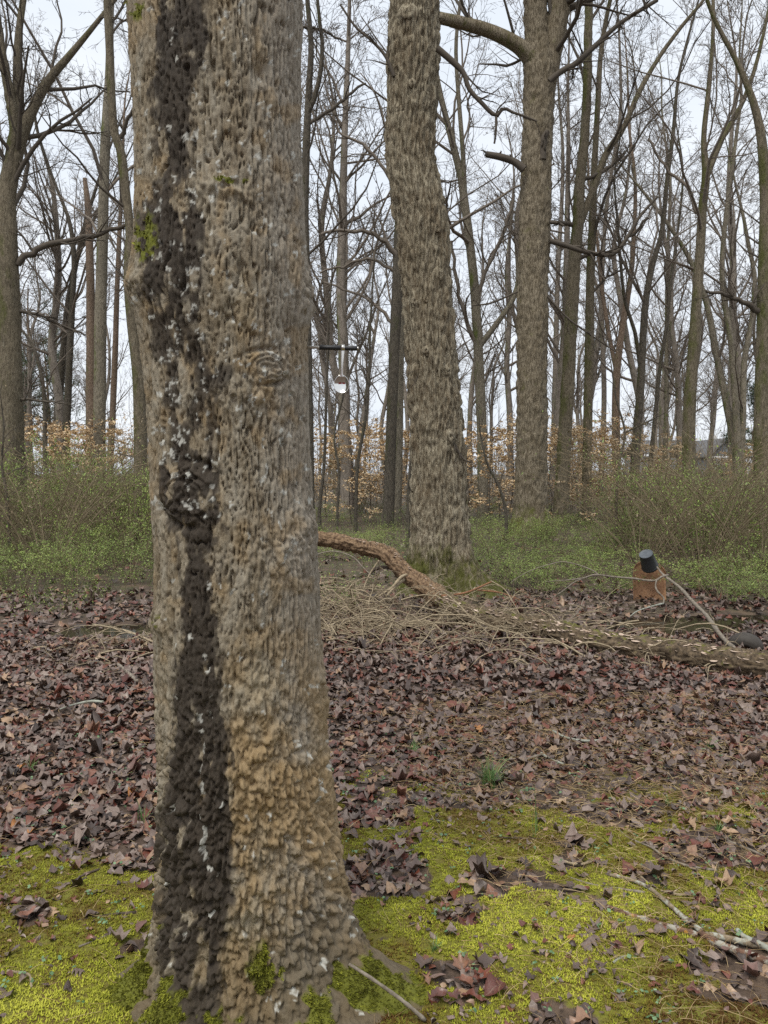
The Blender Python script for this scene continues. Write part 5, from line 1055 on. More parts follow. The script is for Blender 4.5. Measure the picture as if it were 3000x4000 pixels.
def build_log():
    pts = LOGPX
    P = np.array([at(x, y, d) for x, y, d, r in pts]); W = np.array([r / 3000 * d for x, y, d, r in pts])
    p, r = resample(P, W, 420); V, F = trunk_tube(p, r, 48, (0.022, 0.10), 0.030, 21)
    root = thing('fallen_log', 'long mossy fallen trunk studded with shelf fungi, one end raised over brush', 'log', tuple(p[-1] * [1, 1, 0])); off = np.array(root.location)
    cut = 150 * 48; a = Acc(); n = len(V)
    c0 = np.concatenate([V, p[:1], p[-1:]]); sd = 48; j = np.arange(sd); j2 = (j + 1) % sd
    Fr = F[:cut]; Fl = F[cut:]
    o1 = mesh('bark', V[:151 * 48] - off, [Fr], WD['logred']); link('raised_end', o1, root)
    o2 = mesh('bark', np.concatenate([V[150 * 48:], p[-1:]]) - off, [Fl - 150 * 48, np.stack([np.full(sd, n - 150 * 48), n - 150 * 48 - sd + j, n - 150 * 48 - sd + j2], 1)], WD['log']); link('trunk', o2, root)
    rng = np.random.default_rng(33)
    # broken branch stubs
    for pp in ([(1470, 2335, 7.75, 4), (1530, 2295, 7.85, 5), (1567, 2254, 7.95, 6), (1590, 2245, 8.05, 7)], [(1508, 2330, 7.7, 4), (1545, 2290, 7.9, 5), (1588, 2258, 8.05, 7)]):
        q = [at(x, y, d) for x, y, d, r_ in pp]; V2, F2 = stick(q, [r_ / 3000 * 8 for *_, r_ in pp], 8, 16, 0.1, 3); link('branch_stub', mesh('branch_stub', V2 - off, F2, WD['pale']), root)
    # shelf fungi
    th = np.linspace(-np.pi / 2, np.pi / 2, 9); e = np.stack([np.cos(th), np.sin(th), 0 * th], 1)
    Vf = np.concatenate([[[-.25, 0, 0.0]], e * [1, 1, 1] + [0, 0, 0.02], e * [0.96, 0.96, 1] + [0, 0, -0.16], [[-.25, 0, -0.25]]]); Ft = [[0, 1 + i, 2 + i] for i in range(8)] + [[19, 11 + i, 10 + i] for i in range(8)]; Fq = [[1 + i, 10 + i, 11 + i, 2 + i] for i in range(8)]
    m, nt, b = newmat('shelf_fungus', 0.75, 0.25); nt.links.new(mixc(nt, noise(nt, coords(nt, out='Generated'), 5, 3), (0.45, 0.31, 0.22), (0.75, 0.63, 0.52)), b.inputs['Base Color'])
    fm = mesh('shelf_fungus', Vf, [np.array(Ft), np.array(Fq)], m)
    for i in range(260):
        k = int(rng.integers(40, 150)) if i < 70 else int(rng.integers(150, 372)); c = p[k]; t = p[min(k + 3, 419)] - p[k - 3]; t /= np.linalg.norm(t)
        side = np.cross(t, [0, 0, 1]); side /= np.linalg.norm(side)
        if side[1] > 0: side = -side
        upv = np.cross(side, t); upv = upv if upv[2] > 0 else -upv
        an = rng.normal(1.35, 0.25) if (i < 150) else rng.uniform(0.0, 1.25)
        dr = math.cos(an) * side + math.sin(an) * upv; q = c + dr * r[k] * 0.98
        o = link('shelf_fungus', fm, root, tuple(q - off)); s = rng.uniform(0.010, 0.027) * (1 if k > 150 else 0.7); o.scale = (s, s * rng.uniform(1, 1.5), s)
        o.rotation_euler = (rng.normal(0, 0.15), rng.normal(-0.1, 0.15), math.atan2(dr[1] + side[1] * 0.6, dr[0] + side[0] * 0.6) + rng.normal(0, 0.4))
build_log()
def put_stick(label, P, W, mat, seed=1, sides=8, name='fallen_stick', wob=0.12, side=None, cat='stick'):
    V, F = stick(P, W, sides, None, wob, seed)
    c = np.array(P[0]) * [1, 1, 0]
    if side:
        o = thing(name, label, cat, tuple(c)); link('stem', mesh('stem', V - c, F, WD[mat]), o)
        for sp, sw in side: V2, F2 = stick(sp, sw, 6, None, wob, seed + 3); link('side_shoot', mesh('side_shoot', V2 - c, F2, WD[mat]), o)
    else: o = link(name, mesh(name, V - c, F, WD[mat]), None, tuple(c)); tag(o, label, cat)
    return o
def build_sticks():
    def G(conv, pts, lift=0.012): return [on_ground(*conv(x, y), dz=lift) for x, y in pts]
    Z6 = lambda x, y: (2100 + x / 1.843, 3300 + y / 1.843); Z8 = lambda x, y: (1500 + x / 1.106, 3000 + y / 1.106); Z7 = lambda x, y: (x / 1.106, 3000 + y / 1.106); Z5 = lambda x, y: (x / 1.106, 2000 + y / 1.106)
    def ww(a, b, n): return list(np.linspace(a, b, n))
    f = put_stick
    f('lichen-spotted grey-brown stick forking over a red-brown branch on the moss', G(Z6, [(560, 410), (700, 440), (840, 500), (930, 570), (1010, 640), (1100, 720), (1240, 845)], .022), ww(.0055, .0095, 7), 'lichen', 1)
    f('red-brown branch with orange and white lichen patches on the moss', G(Z6, [(1235, 845), (1290, 890), (1400, 945), (1550, 1005), (1700, 1065), (1850, 1120)], .018), ww(.0095, .0125, 6), 'rusty', 2)
    f('broken lichen-covered branch with a splintered yellow end', G(Z6, [(560, 655), (620, 672), (740, 712), (880, 752), (1050, 802), (1220, 862)], .014), ww(.010, .0105, 6), 'rusty', 3, side=[(G(Z6, [(500, 636), (545, 650), (600, 668)], .016), [.002, .008, .0085])])
    f('pale mottled branch end lying beside the red-brown branch', G(Z6, [(1275, 862), (1450, 892), (1600, 925), (1760, 950)], .016), ww(.010, .0115, 4), 'lichen', 4)
    f('thin brown twig lying toward the forked lichen stick', G(Z6, [(250, 410), (420, 465), (600, 490), (840, 525)]), ww(.003, .005, 4), 'grey', 5)
    f('pale crooked twig crossing the moss with a short side shoot', G(Z6, [(470, 265), (600, 295), (700, 335), (770, 380), (830, 440), (920, 500), (1020, 530), (1110, 540), (1185, 525)]), ww(.003, .0055, 9), 'pale', 6, side=[(G(Z6, [(555, 315), (660, 335), (765, 375)]), [.0022, .003, .0035]), (G(Z6, [(1020, 530), (1060, 500), (1080, 485)]), [.003, .002, .0015])])
    f('long bare grey stick slanting across the moss', G(Z6, [(620, 30), (700, 100), (860, 170), (960, 240), (1090, 300), (1200, 330), (1350, 345)]), ww(.003, .0065, 7), 'grey', 7, side=[(G(Z6, [(800, 20), (820, 100), (825, 150)]), [.002, .003, .0035])])
    f('short pale Y-shaped twig on the moss', G(Z6, [(145, 240), (230, 290), (330, 312), (440, 282)]), ww(.005, .0045, 4), 'pale', 8)
    f('dark stick half sunk in moss near the dry grass', G(Z6, [(-60, 535), (130, 505), (350, 520)]), ww(.004, .006, 3), 'dark', 9)
    f('grey bent stick on straw at the edge of the moss', G(Z6, [(1380, 60), (1430, 110), (1560, 160), (1700, 230)]), ww(.003, .006, 4), 'grey', 10)
    f('whitish lichen-crusted stick beside the pale mottled branch', G(Z6, [(1510, 830), (1560, 880), (1659, 930), (1760, 990)], .02), ww(.007, .009, 4), 'white', 11)
    f('small white lichen twig beside a curled brown leaf', G(Z6, [(595, 1075), (640, 1040), (700, 1020)]), ww(.005, .004, 3), 'white', 12)
    f('stubby twig standing off the moss by bare soil', G(Z6, [(1240, 245), (1290, 200), (1330, 140)], .014), ww(.004, .005, 3), 'grey', 13)
    f('thin straight pale twig on bare soil', G(Z6, [(1430, 640), (1540, 646), (1650, 650)]), ww(.003, .0035, 3), 'pale', 14)
    f('short lichen stick end beside the big trunk', G(Z8, [(-30, 590), (60, 600), (135, 608)]), ww(.008, .008, 3), 'lichen', 15)
    f('dark thin stick crossing leaves beside the big trunk', G(Z8, [(110, 335), (300, 360), (480, 385), (720, 402)]), ww(.002, .003, 4), 'dark', 16)
    f('brown stick leaning on dry grass and moss', G(Z8, [(630, 625), (740, 633), (870, 640)]), ww(.004, .0055, 3), 'dark', 17)
    f('forked pale twig beyond the tall green grass blades', G(Z8, [(545, 62), (610, 40), (700, 12)], .03), ww(.004, .006, 3), 'grey', 18)
    f('crooked lichen-covered twig on the leaf litter', G(Z8, [(690, 8), (730, 35), (790, 62)], .03), ww(.007, .006, 3), 'white', 19)
    f('grey stick with a lichen crust on the leaf litter', G(lambda x, y: (1500 + x / 1.106, 2000 + y / 1.106), [(740, 1010), (800, 1040), (880, 1055), (955, 1050)], .035), ww(.006, .007, 4), 'white', 20)
    f('brown bare stick across moss beside the big trunk', G(Z7, [(270, 772), (420, 742), (560, 730)]), ww(.004, .006, 3), 'dark', 21)
    f('thin stick curving over the bright moss', G(Z7, [(180, 612), (260, 598), (330, 560), (400, 535)]), ww(.003, .004, 4), 'dark', 22)
    f('grey twig on bare soil close to the mossy root', G(Z7, [(300, 888), (400, 850), (500, 800)]), ww(.003, .004, 3), 'grey', 23)
    f('pale bent twig on moss', G(Z7, [(-20, 1010), (75, 1020), (85, 1070)]), ww(.005, .004, 3), 'pale', 24)
    f('dark twig on the leaves beside a lichen scrap', G(Z5, [(190, 660), (280, 645), (360, 628)], .03), ww(.006, .008, 3), 'dark', 25)
    f('pale green lichen twig on the leaf litter', G(Z5, [(240, 912), (310, 890), (380, 878), (430, 882)], .035), ww(.005, .009, 4), 'white', 26)
    f('thick brown broken stick on the leaf litter near the twig heap', G(Z5, [(495, 700), (540, 740), (580, 782)], .035), ww(.011, .014, 3), 'grey', 27)
    # stick leaning on the right root of the big trunk
    f('bare grey stick leaning against the mossy root of the big trunk', [at(1362, 3765, 2.0), at(1430, 3808, 1.99), at(1500, 3856, 1.99), at(1580, 3915, 1.99), at(1660, 3985, 2.0)], ww(.0045, .0055, 5), 'grey', 28)
    # twigs lying in the left puddle
    A = lambda pts: [at(x / 1.106, 2000 + y / 1.106, d) for x, y, d in pts]
    f('bare stick slanting up out of the shallow brown puddle', A([(400, 485, 7.4), (540, 512, 7.0), (660, 560, 6.4), (760, 600, 6.1)]), ww(.009, .012, 4), 'pale', 29)
    for i, pts in enumerate([[(600, 720, 5.75), (592, 650, 6.0), (605, 590, 6.3), (668, 540, 6.6)], [(660, 722, 5.7), (620, 690, 5.9), (600, 620, 6.1), (640, 560, 6.5)], [(490, 700, 5.8), (550, 640, 6.1), (600, 575, 6.4), (680, 545, 6.7)], [(380, 650, 6.2), (480, 610, 6.4), (570, 585, 6.5), (670, 570, 6.5)], [(440, 720, 5.75), (520, 668, 6.0), (610, 620, 6.2), (700, 600, 6.3)]]):
        o = f('pale dead twig in the heap beside the brown puddle', A(pts), ww(.004, .009, len(pts)), 'pale', 30 + i); tag(o, group='twigs heaped by the brown puddle')
    # branch across the rusty sheet
    b3 = lambda pts: [at(1900 + x / 2.37, 2150 + y / 2.37, d) for x, y, d in pts]
    f('long dead branch propped up in front of the rusty sheet', [at(2566, 2214, 8.62), at(2590, 2245, 8.5), at(2650, 2290, 8.2), at(2705, 2350, 7.7), at(2759, 2404, 7.2), at(2816, 2483, 6.6), at(2862, 2528, 6.2), at(2919, 2579, 5.85)], [.010, .015, .017, .018, .019, .019, .018, .016], 'grey', 40,
      side=[(b3([(1680, 228, 8.45), (1620, 245, 8.42), (1560, 280, 8.4), (1340, 258, 8.35), (1180, 245, 8.3), (1000, 226, 8.2), (900, 255, 8.1), (740, 275, 8.0), (540, 288, 7.9)]), [.014, .013, .013, .012, .011, .010, .007, .005, .003]),
            (b3([(1040, 228, 8.22), (1000, 195, 8.25), (900, 150, 8.3), (780, 115, 8.3), (700, 105, 8.3), (600, 125, 8.25), (480, 160, 8.2), (340, 220, 8.1), (220, 300, 8.0)]), [.008, .008, .007, .006, .005, .005, .004, .003, .002]),
            (b3([(990, 230, 8.2), (900, 260, 8.15), (820, 290, 8.1), (700, 380, 8.0), (600, 440, 7.9)]), [.008, .007, .006, .005, .003]),
            (b3([(1575, 275, 8.38), (1565, 330, 8.35), (1585, 380, 8.3), (1640, 440, 8.28), (1640, 495, 8.25)]), [.009, .009, .010, .010, .009])], name='dead_branch', cat='branch')
    f('pale twig along the ground before the rusty sheet', b3([(1640, 490, 8.2), (1540, 515, 8.1), (1400, 560, 7.9), (1330, 610, 7.7)]), [.009, .008, .006, .004], 'white', 41)
    z2 = lambda pts: [at(1220 + x / 1.843, 2050 + y / 1.843, d) for x, y, d in pts]
    Q = [('long straight pale stick lying across the brush heap', z2([(60, 748, 7.2), (450, 745, 7.15), (700, 715, 7.1), (1100, 712, 7.0), (1240, 738, 6.95)]), (.009, .013), 'pale'),
         ('pale arched branch standing out of the brush heap', z2([(610, 960, 6.75), (600, 850, 6.8), (660, 720, 6.9), (760, 690, 6.95), (850, 700, 6.9), (935, 780, 6.8), (925, 885, 6.7)]), (.010, .011), 'pale'),
         ('bent stick hooked over the fallen log', z2([(750, 640, 7.3), (870, 520, 7.4), (930, 480, 7.5), (1060, 580, 7.2), (1160, 680, 7.0), (1400, 770, 6.8)]), (.008, .010), 'pale'),
         ('reddish stick poking up beyond the log against the burled tree', z2([(930, 512, 7.6), (1100, 490, 7.7), (1290, 410, 7.8)]), (.014, .009), 'red'),
         ('brown curved branch beyond the log beside the burled tree root', z2([(1190, 470, 7.8), (1350, 488, 7.7), (1500, 542, 7.6)]), (.012, .006), 'red'),
         ('pale broken stick upright against the raised log', z2([(365, 470, 7.9), (410, 360, 8.0), (480, 255, 8.05)]), (.010, .009), 'pale'),
         ('dark broken stick at the foot of the brush heap', z2([(395, 985, 6.55), (440, 935, 6.6), (490, 895, 6.65)]), (.014, .010), 'dark'),
         ('dark curved dead branch arching under the raised log', z2([(400, 370, 8.3), (450, 320, 8.3), (560, 310, 8.25), (640, 370, 8.2)]), (.020, .022), 'dark'),
         ('pale slender twig slanting below the raised log', z2([(20, 215, 8.0), (150, 190, 8.0), (290, 230, 7.9), (360, 300, 7.8), (440, 380, 7.7)]), (.008, .005), 'grey'),
         ('thin pale twig crossing the heap level', z2([(285, 457, 7.6), (420, 448, 7.6), (540, 440, 7.6)]), (.004, .005), 'pale'),
         ('long thin stick lying on red leaves before the log', b3([(0, 1062, 6.0), (300, 982, 6.1), (530, 962, 6.1), (900, 972, 6.0), (1080, 992, 5.95), (1235, 1036, 5.85)]), (.007, .010), 'pale'),
         ('bent pale twig resting on the log', b3([(0, 722, 6.8), (280, 770, 6.6), (440, 870, 6.4), (510, 952, 6.2)]), (.010, .008), 'pale'),
         ('short pale branch leaning at the log', b3([(480, 862, 6.4), (620, 857, 6.35), (740, 880, 6.3), (870, 925, 6.2)]), (.008, .008), 'pale'),
         ('green curling vine stem above the log', b3([(740, 672, 6.9), (860, 550, 7.1), (905, 440, 7.2), (940, 442, 7.2)]), (.006, .004), 'grey'),
         ('thin pale twig slanting behind the log', b3([(880, 695, 6.9), (1050, 662, 7.0), (1230, 612, 7.2)]), (.006, .004), 'pale'),
         ('white bare twig arching beside the burled tree root', b3([(40, 280, 7.7), (160, 352, 7.6), (240, 470, 7.4), (330, 630, 7.1)]), (.006, .005), 'pale'),
         ('pale stick bridging from the log to the litter', b3([(900, 660, 6.8), (960, 740, 6.6), (1040, 790, 6.45), (1085, 850, 6.3)]), (.009, .012), 'pale'),
         ('short split tan piece of wood lying on the litter', b3([(690, 1135, 5.65), (850, 1112, 5.68), (1000, 1135, 5.64), (1130, 1168, 5.6)]), (.022, .012), 'wood'),
         ('grey hooked stick beside the split wood', b3([(990, 1055, 5.85), (1050, 1050, 5.85), (1080, 1090, 5.8), (1110, 1150, 5.7)]), (.010, .009), 'white'),
         ('yellow-tipped lichen stick on the litter before the log', b3([(1235, 1020, 5.9), (1290, 1045, 5.85), (1350, 1085, 5.8), (1420, 1080, 5.8)]), (.010, .008), 'white'),
         ('long low twig lying between litter and log', b3([(380, 1080, 5.9), (700, 1000, 6.0), (960, 1060, 5.85), (1260, 1110, 5.75)]), (.004, .005), 'grey'),
         ('whitish lichen-crusted log piece in front of the mossy log', [at(2500 + x / 3.318, 2350 + y / 3.318, d) for x, y, d in ((510, 890, 5.75), (700, 905, 5.72), (900, 935, 5.68), (1080, 970, 5.62))], (.012, .012), 'white'),
         ('forked pale twig dangling before the mossy log', [at(2500 + x / 3.318, 2350 + y / 3.318, d) for x, y, d in ((850, 1085, 5.5), (875, 960, 5.55), (910, 830, 5.6), (1060, 825, 5.6))], (.007, .006), 'pale'),
         ('twig hanging over the moss of the log', [at(2500 + x / 3.318, 2350 + y / 3.318, d) for x, y, d in ((130, 900, 5.8), (260, 650, 5.95), (390, 640, 5.9), (510, 510, 6.1), (760, 530, 6.0))], (.006, .005), 'grey'),
         ('hooked pale stick lying at the puddle edge', [at(2500 + x / 3.318, 2350 + y / 3.318, d) for x, y, d in ((640, 620, 6.2), (690, 570, 6.3), (680, 520, 6.45), (780, 500, 6.6), (780, 380, 7.0))], (.010, .008), 'grey'),
         ('salmon-coloured thin stick standing by the half-buried tyre', [at(2500 + x / 3.318, 2350 + y / 3.318, d) for x, y, d in ((1400, 500, 6.45), (1450, 560, 6.35), (1520, 645, 6.2))], (.009, .009), 'red')]
    for i, (lab, P, (w0, w1), mt) in enumerate(Q): f(lab, P, ww(w0 * .8, w1 * .8, len(P)), mt, 60 + i)
build_sticks()
def build_brush():
    rng = np.random.default_rng(90); acc = Acc()
    for n, cx, cy, sx_, sy_, H in ((330, -0.75, 7.25, 0.75, 0.5, 0.55), (150, 0.5, 6.75, 0.7, 0.35, 0.28), (150, 1.5, 7.0, 0.9, 0.6, 0.25), (60, -2.1, 6.2, 0.35, 0.35, 0.2), (130, 0.2, 8.0, 0.8, 0.4, 0.35), (60, 2.2, 6.0, 0.8, 0.3, 0.15)):
        x = rng.normal(cx, sx_, n); y = rng.normal(cy, sy_, n); a = rng.uniform(0, 6.28, n); L = rng.uniform(0.2, 0.8, n); N = 7
        x = np.where(x < -1.3, x + 1.2, x) if cx == -0.75 else x
        g = np.exp(-((x - cx) / sx_) ** 2 * 0.5 - ((y - cy) / sy_) ** 2 * 0.5); z = gz(x, y) + rng.random(n) * H * g
        pos = np.stack([x, y, z], 1); d = np.stack([np.cos(a), np.sin(a) * 0.8, rng.uniform(-0.15, 0.75, n)], 1); out = [pos]
        for k in range(N - 1):
            d = d + rng.normal(0, 0.16, (n, 3)) + np.array([0, 0, -0.17]); d /= np.linalg.norm(d, axis=1, keepdims=True); pos = pos + d * (L / (N - 1))[:, None]
            pos[:, 2] = np.maximum(pos[:, 2], gz(pos[:, 0], pos[:, 1]) + 0.01); out.append(pos)
        P = np.stack(out, 1); R = (0.0018 + 0.007 * rng.random(n) ** 2)[:, None] * np.linspace(1, 0.5, N)[None]; V, F = tubes(P, R, 4); acc.add(V, [F])
        P2, R2 = grow(rng, P, R, 2, 0.5, 45, 5, -0.05, 0.2, 0.1, 0.9, 0.7, 0.0016); V, F = tubes(P2, R2, 3); acc.add(V, [F])
    o = link('brush_heap', acc.mesh('brush_heap', WD['pale'])); tag(o, 'tangled heap of pale dead twigs under the fallen log', 'brush', kind='stuff')
build_brush()

# ================================================================== GRASS TUFTS, SPIKY SEED BALLS
def build_tufts():
    rng = np.random.default_rng(95)
    m, nt, b = newmat('green_grass', 0.5, 0.35); nt.links.new(ramp(nt, attr(nt, 'rnd').outputs['Fac'], [(0, (0.09, 0.17, 0.055)), (0.7, (0.18, 0.31, 0.10)), (1, (0.33, 0.30, 0.14))]), b.inputs['Base Color'])
    def P8(x, y): return on_ground(1500 + x / 1.106, 3000 + y / 1.106)
    def P7(x, y): return on_ground(x / 1.106, 3000 + y / 1.106)
    def P6(x, y): return on_ground(1500 + x / 1.106, 2000 + y / 1.106)
    S = [(P8(465, 135), 0.15, 130, 'bushy tuft of fine green grass on the leaf litter'), (P8(225, 890), 0.05, 26, 'small sparse grass tuft beside the mossy root'), (P8(1475, 350), 0.045, 60, 'short grass tuft beside the bent grey stick'), (P8(1650, 255), 0.05, 60, 'grass tuft growing from the straw'), (P8(680, 385), 0.22, 5, 'few tall thin green grass blades rising from the moss'),
         (P7(112, 75), 0.09, 26, 'loose grass tuft on the litter beside the big trunk'), (P6(125, 1090), 0.08, 30, 'upright green grass tuft on the leaf litter near the big trunk'), (P6(1430, 1070), 0.07, 40, 'low grass tuft on the straw and leaves'), (P8(130, 440), 0.03, 26, 'tiny grass tuft in moss behind the mossy root'), (P6(210, 360), 0.06, 30, 'thin green grass near the foot of the brush heap'), (P8(1250, 225), 0.04, 30, 'small grass tuft among tan straw'), (P7(600, 300), 0.08, 14, 'sparse pale grass blades close to the big trunk'), (P7(200, 560), 0.02, 20, 'tiny dark grass tuft on the bright moss')]
    for p, h, n, lab in S:
        N = 5; a = rng.uniform(0, 6.28, n); L = h * rng.uniform(0.5, 1.25, n); lean = np.abs(rng.normal(0.55, 0.3, n)) if n > 8 else rng.normal(0.05, 0.05, n); t = np.linspace(0, 1, N)
        x0 = rng.normal(0, h * 0.10, n); y0 = rng.normal(0, h * 0.10, n); w_ = rng.uniform(0.0012, 0.0022, n)
        C = np.stack([x0[:, None] + np.cos(a)[:, None] * (L * lean)[:, None] * t ** 1.6, y0[:, None] + np.sin(a)[:, None] * (L * lean)[:, None] * t ** 1.6, L[:, None] * (t - 0.35 * lean[:, None] * t ** 3)], 2)
        sd_ = np.stack([-np.sin(a + .8), np.cos(a + .8), 0 * a], 1)[:, None] * (w_[:, None] * (1 - 0.85 * t ** 2))[:, :, None]
        V = np.stack([C - sd_, C + sd_], 2).reshape(-1, 3); i = (np.arange(n)[:, None] * N + np.arange(N - 1)[None]).ravel() * 2; F = np.stack([i, i + 1, i + 3, i + 2], 1)
        o = link('grass_tuft', mesh('grass_tuft', V, [F], m, {'rnd': np.repeat(rng.random(n), N * 2)}), None, tuple(p)); tag(o, lab, 'grass')
    db = twig_mat('seed_ball', (0.022, 0.012, 0.008), (0.075, 0.040, 0.024))
    g = (1 + 5 ** .5) / 2
    for i, (p, lab) in enumerate([(on_ground(2100 + 100 / 1.843, 3300 + 640 / 1.843), 'dark spiky seed ball on moss among dry grass'), (on_ground(2100 + 935 / 1.843, 3300 + 305 / 1.843), 'dark spiky seed ball beside the long bare stick'), (on_ground(1500 + 515 / 1.106, 3000 + 500 / 1.106), 'brown seed ball among curled leaves'), (on_ground(530 / 1.106, 3000 + 900 / 1.106), 'dark spiky seed ball near the mossy root')]):
        n = 60; k = np.arange(n) + 0.5; ph = np.arccos(1 - 2 * k / n); th = np.pi * (1 + 5 ** .5) * k; d = np.stack([np.cos(th) * np.sin(ph), np.sin(th) * np.sin(ph), np.cos(ph)], 1); r = 0.010
        t1 = np.cross(d, [0.3, 0.5, 0.8]); t1 /= np.linalg.norm(t1, axis=1, keepdims=True); t2 = np.cross(d, t1); V = np.concatenate([d * r * 0.8 + t1 * r * .22, d * r * .8 - t1 * r * .11 + t2 * r * .19, d * r * .8 - t1 * r * .11 - t2 * r * .19, d * r * rng.uniform(1.25, 1.6, (n, 1))])
        j = np.arange(n); F = np.concatenate([np.stack([j, j + n, j + 3 * n], 1), np.stack([j + n, j + 2 * n, j + 3 * n], 1), np.stack([j + 2 * n, j, j + 3 * n], 1)])
        o = thing('seed_ball', lab, 'seed ball', tuple(p + [0, 0, 0.016])); link('spikes', mesh('spikes', V, [F], db, smooth=False), o)
        u, v = np.meshgrid(np.linspace(0, 2 * np.pi, 13)[:-1], np.linspace(0.05, np.pi - .05, 8)); S_ = np.stack([np.cos(u) * np.sin(v), np.sin(u) * np.sin(v), np.cos(v)], 2).reshape(-1, 3) * r * .85; ii = (np.arange(7)[:, None] * 12); jj = np.arange(12)[None]; jk = (jj + 1) % 12
        link('core', mesh('core', S_, [np.stack([(ii + jj).ravel(), (ii + jk).ravel(), (ii + 12 + jk).ravel(), (ii + 12 + jj).ravel()], 1)], db), o)
build_tufts()

# ================================================================== PEG AND SPOON
def lathe(prof, n=24):
    """prof: list of (r, h) -> verts along +z, quads"""
    th = np.arange(n) / n * 2 * np.pi; V = np.concatenate([np.stack([r * np.cos(th), r * np.sin(th), np.full(n, h)], 1) for r, h in prof]); i = np.arange(len(prof) - 1)[:, None] * n; j = np.arange(n)[None]; j2 = (j + 1) % n
    return V, np.stack([(i + j).ravel(), (i + j2).ravel(), (i + n + j2).ravel(), (i + n + j).ravel()], 1)
def align(V, p, q):
    a = np.array(q) - np.array(p); a /= np.linalg.norm(a); u = np.cross(a, [0.2, 0.9, 0.1]); u /= np.linalg.norm(u); v = np.cross(a, u)
    return np.array(p) + V[:, :1] * u + V[:, 1:2] * v + V[:, 2:] * a
def build_peg():
    d = 2.21
    steel, nt, b = newmat('brushed_steel', 0.28, 0.5); b.inputs['Metallic'].default_value = 1; b.inputs['Base Color'].default_value = (0.62, 0.60, 0.56, 1)
    nt.links.new(ramp(nt, noise(nt, coords(nt), 300, 2), [(0.3, 0.2), (0.7, 0.36)]), b.inputs['Roughness'])
    chrome, nt, b = newmat('polished_steel', 0.07, 0.5); b.inputs['Metallic'].default_value = 1; nt.links.new(mixc(nt, noise(nt, coords(nt), 60, 3), (0.66, 0.65, 0.62), (0.76, 0.75, 0.72)), b.inputs['Base Color'])
    blk, nt, b = newmat('black_rubber', 0.45, 0.5); nt.links.new(mixc(nt, noise(nt, coords(nt), 200, 3), (0.010, 0.011, 0.013), (0.020, 0.021, 0.024)), b.inputs['Base Color'])
    A, B = at(1150, 1354, d), at(1399, 1361, d); L = np.linalg.norm(B - A); ux = (B - A) / L
    root = thing('steel_peg', 'steel peg with black sleeves driven into the big stained trunk', 'peg', tuple(A)); off = A
    s = lambda px: (px - 1150) / 249 * L
    V, F = lathe([(0.0038, 0), (0.0038, L - 0.004), (0.0050, L - 0.003), (0.0055, L), (0.0045, L + 0.0012), (0.0001, L + 0.0015)], 20); link('rod', mesh('rod', align(V, A, B) - off, [F], steel), root)
    for a, e in ((1248, 1331), (1348, 1396)):
        V, F = lathe([(0.0030, s(a)), (0.0062, s(a)), (0.0068, s(a) + .0008), (0.0068, s(e) - .0008), (0.0062, s(e)), (0.0030, s(e))], 24); link('sleeve', mesh('sleeve', align(V, A, B) - off, [F], blk), root)
    V, F = lathe([(0.0050, s(1331)), (0.0054, s(1332)), (0.0054, s(1347)), (0.0050, s(1348))], 20); link('collar', mesh('collar', align(V, A, B) - off, [F], steel), root)
    # spoon: a ring over the peg, a flat handle and a round bowl
    top = at(1339, 1358, d); bot = at(1334, 1500, d); sp = thing('hanging_spoon', 'shiny steel spoon hanging bowl-down from the black-sleeved peg', 'spoon', tuple(bot)); so = bot
    th = np.linspace(0, 2 * np.pi, 25); rr = 0.0076; ring = np.stack([np.full(25, top[0]), d + rr * np.sin(th), top[2] + rr * np.cos(th)], 1)
    wv = np.array([0.0056, 0, 0]); Vr = np.concatenate([ring - wv, ring + wv, ring + wv + 0.0 * ring + (ring - [top[0], d, top[2]]) * [0, .12, .12], ring - wv + (ring - [top[0], d, top[2]]) * [0, .12, .12]]); i = np.arange(24); Fr = np.concatenate([np.stack([i + a * 25, i + 1 + a * 25, i + 1 + b_ * 25, i + b_ * 25], 1) for a, b_ in ((0, 1), (1, 2), (2, 3), (3, 0))]); link('loop', mesh('loop', Vr - so, [Fr], steel), sp)
    hs_ = np.linspace(0, 1, 14); hz = top[2] - rr - (top[2] - rr - (bot[2] + 0.021)) * hs_; hw = np.interp(hs_, [0, .2, .7, .9, 1], [.0052, .0042, .0027, .0030, .0075]); hx = top[0] + (bot[0] - top[0]) * hs_; hy = d + 0.0 * hs_ - 0.002 * np.sin(hs_ * 3)
    ring_ = []
    for k in range(14):
        for a in np.linspace(0, 2 * np.pi, 11)[:-1]: ring_.append([hx[k] + hw[k] * np.cos(a), hy[k] + 0.0012 * np.sin(a), hz[k]])
    i = np.arange(13)[:, None] * 10; j = np.arange(10)[None]; j2 = (j + 1) % 10; Fh = np.stack([(i + j).ravel(), (i + j2).ravel(), (i + 10 + j2).ravel(), (i + 10 + j).ravel()], 1); link('handle', mesh('handle', np.array(ring_) - so, [Fh], steel), sp)
    nr, na = 14, 40; V = []; 
    for side in (0, 1):
        for k in range(nr + 1):
            q = k / nr
            for a in range(na):
                t = 2 * np.pi * a / na; x = 0.0222 * q * math.sin(t) * (1 - 0.10 * math.cos(t)); z = 0.0262 * q * math.cos(t); V.append([x, 0.0075 * (1 - q * q) + (0.0011 if side else 0), z])
    V = np.array(V) + bot - so; n1 = (nr + 1) * na; F = []
    i = np.arange(nr)[:, None] * na; j = np.arange(na)[None]; j2 = (j + 1) % na; q0 = np.stack([(i + j).ravel(), (i + j2).ravel(), (i + na + j2).ravel(), (i + na + j).ravel()], 1); rim = np.stack([nr * na + j.ravel(), nr * na + j2.ravel(), n1 + nr * na + j2.ravel(), n1 + nr * na + j.ravel()], 1)
    link('bowl', mesh('bowl', V, [q0, q0[:, ::-1] + n1, rim], chrome), sp)
build_peg()

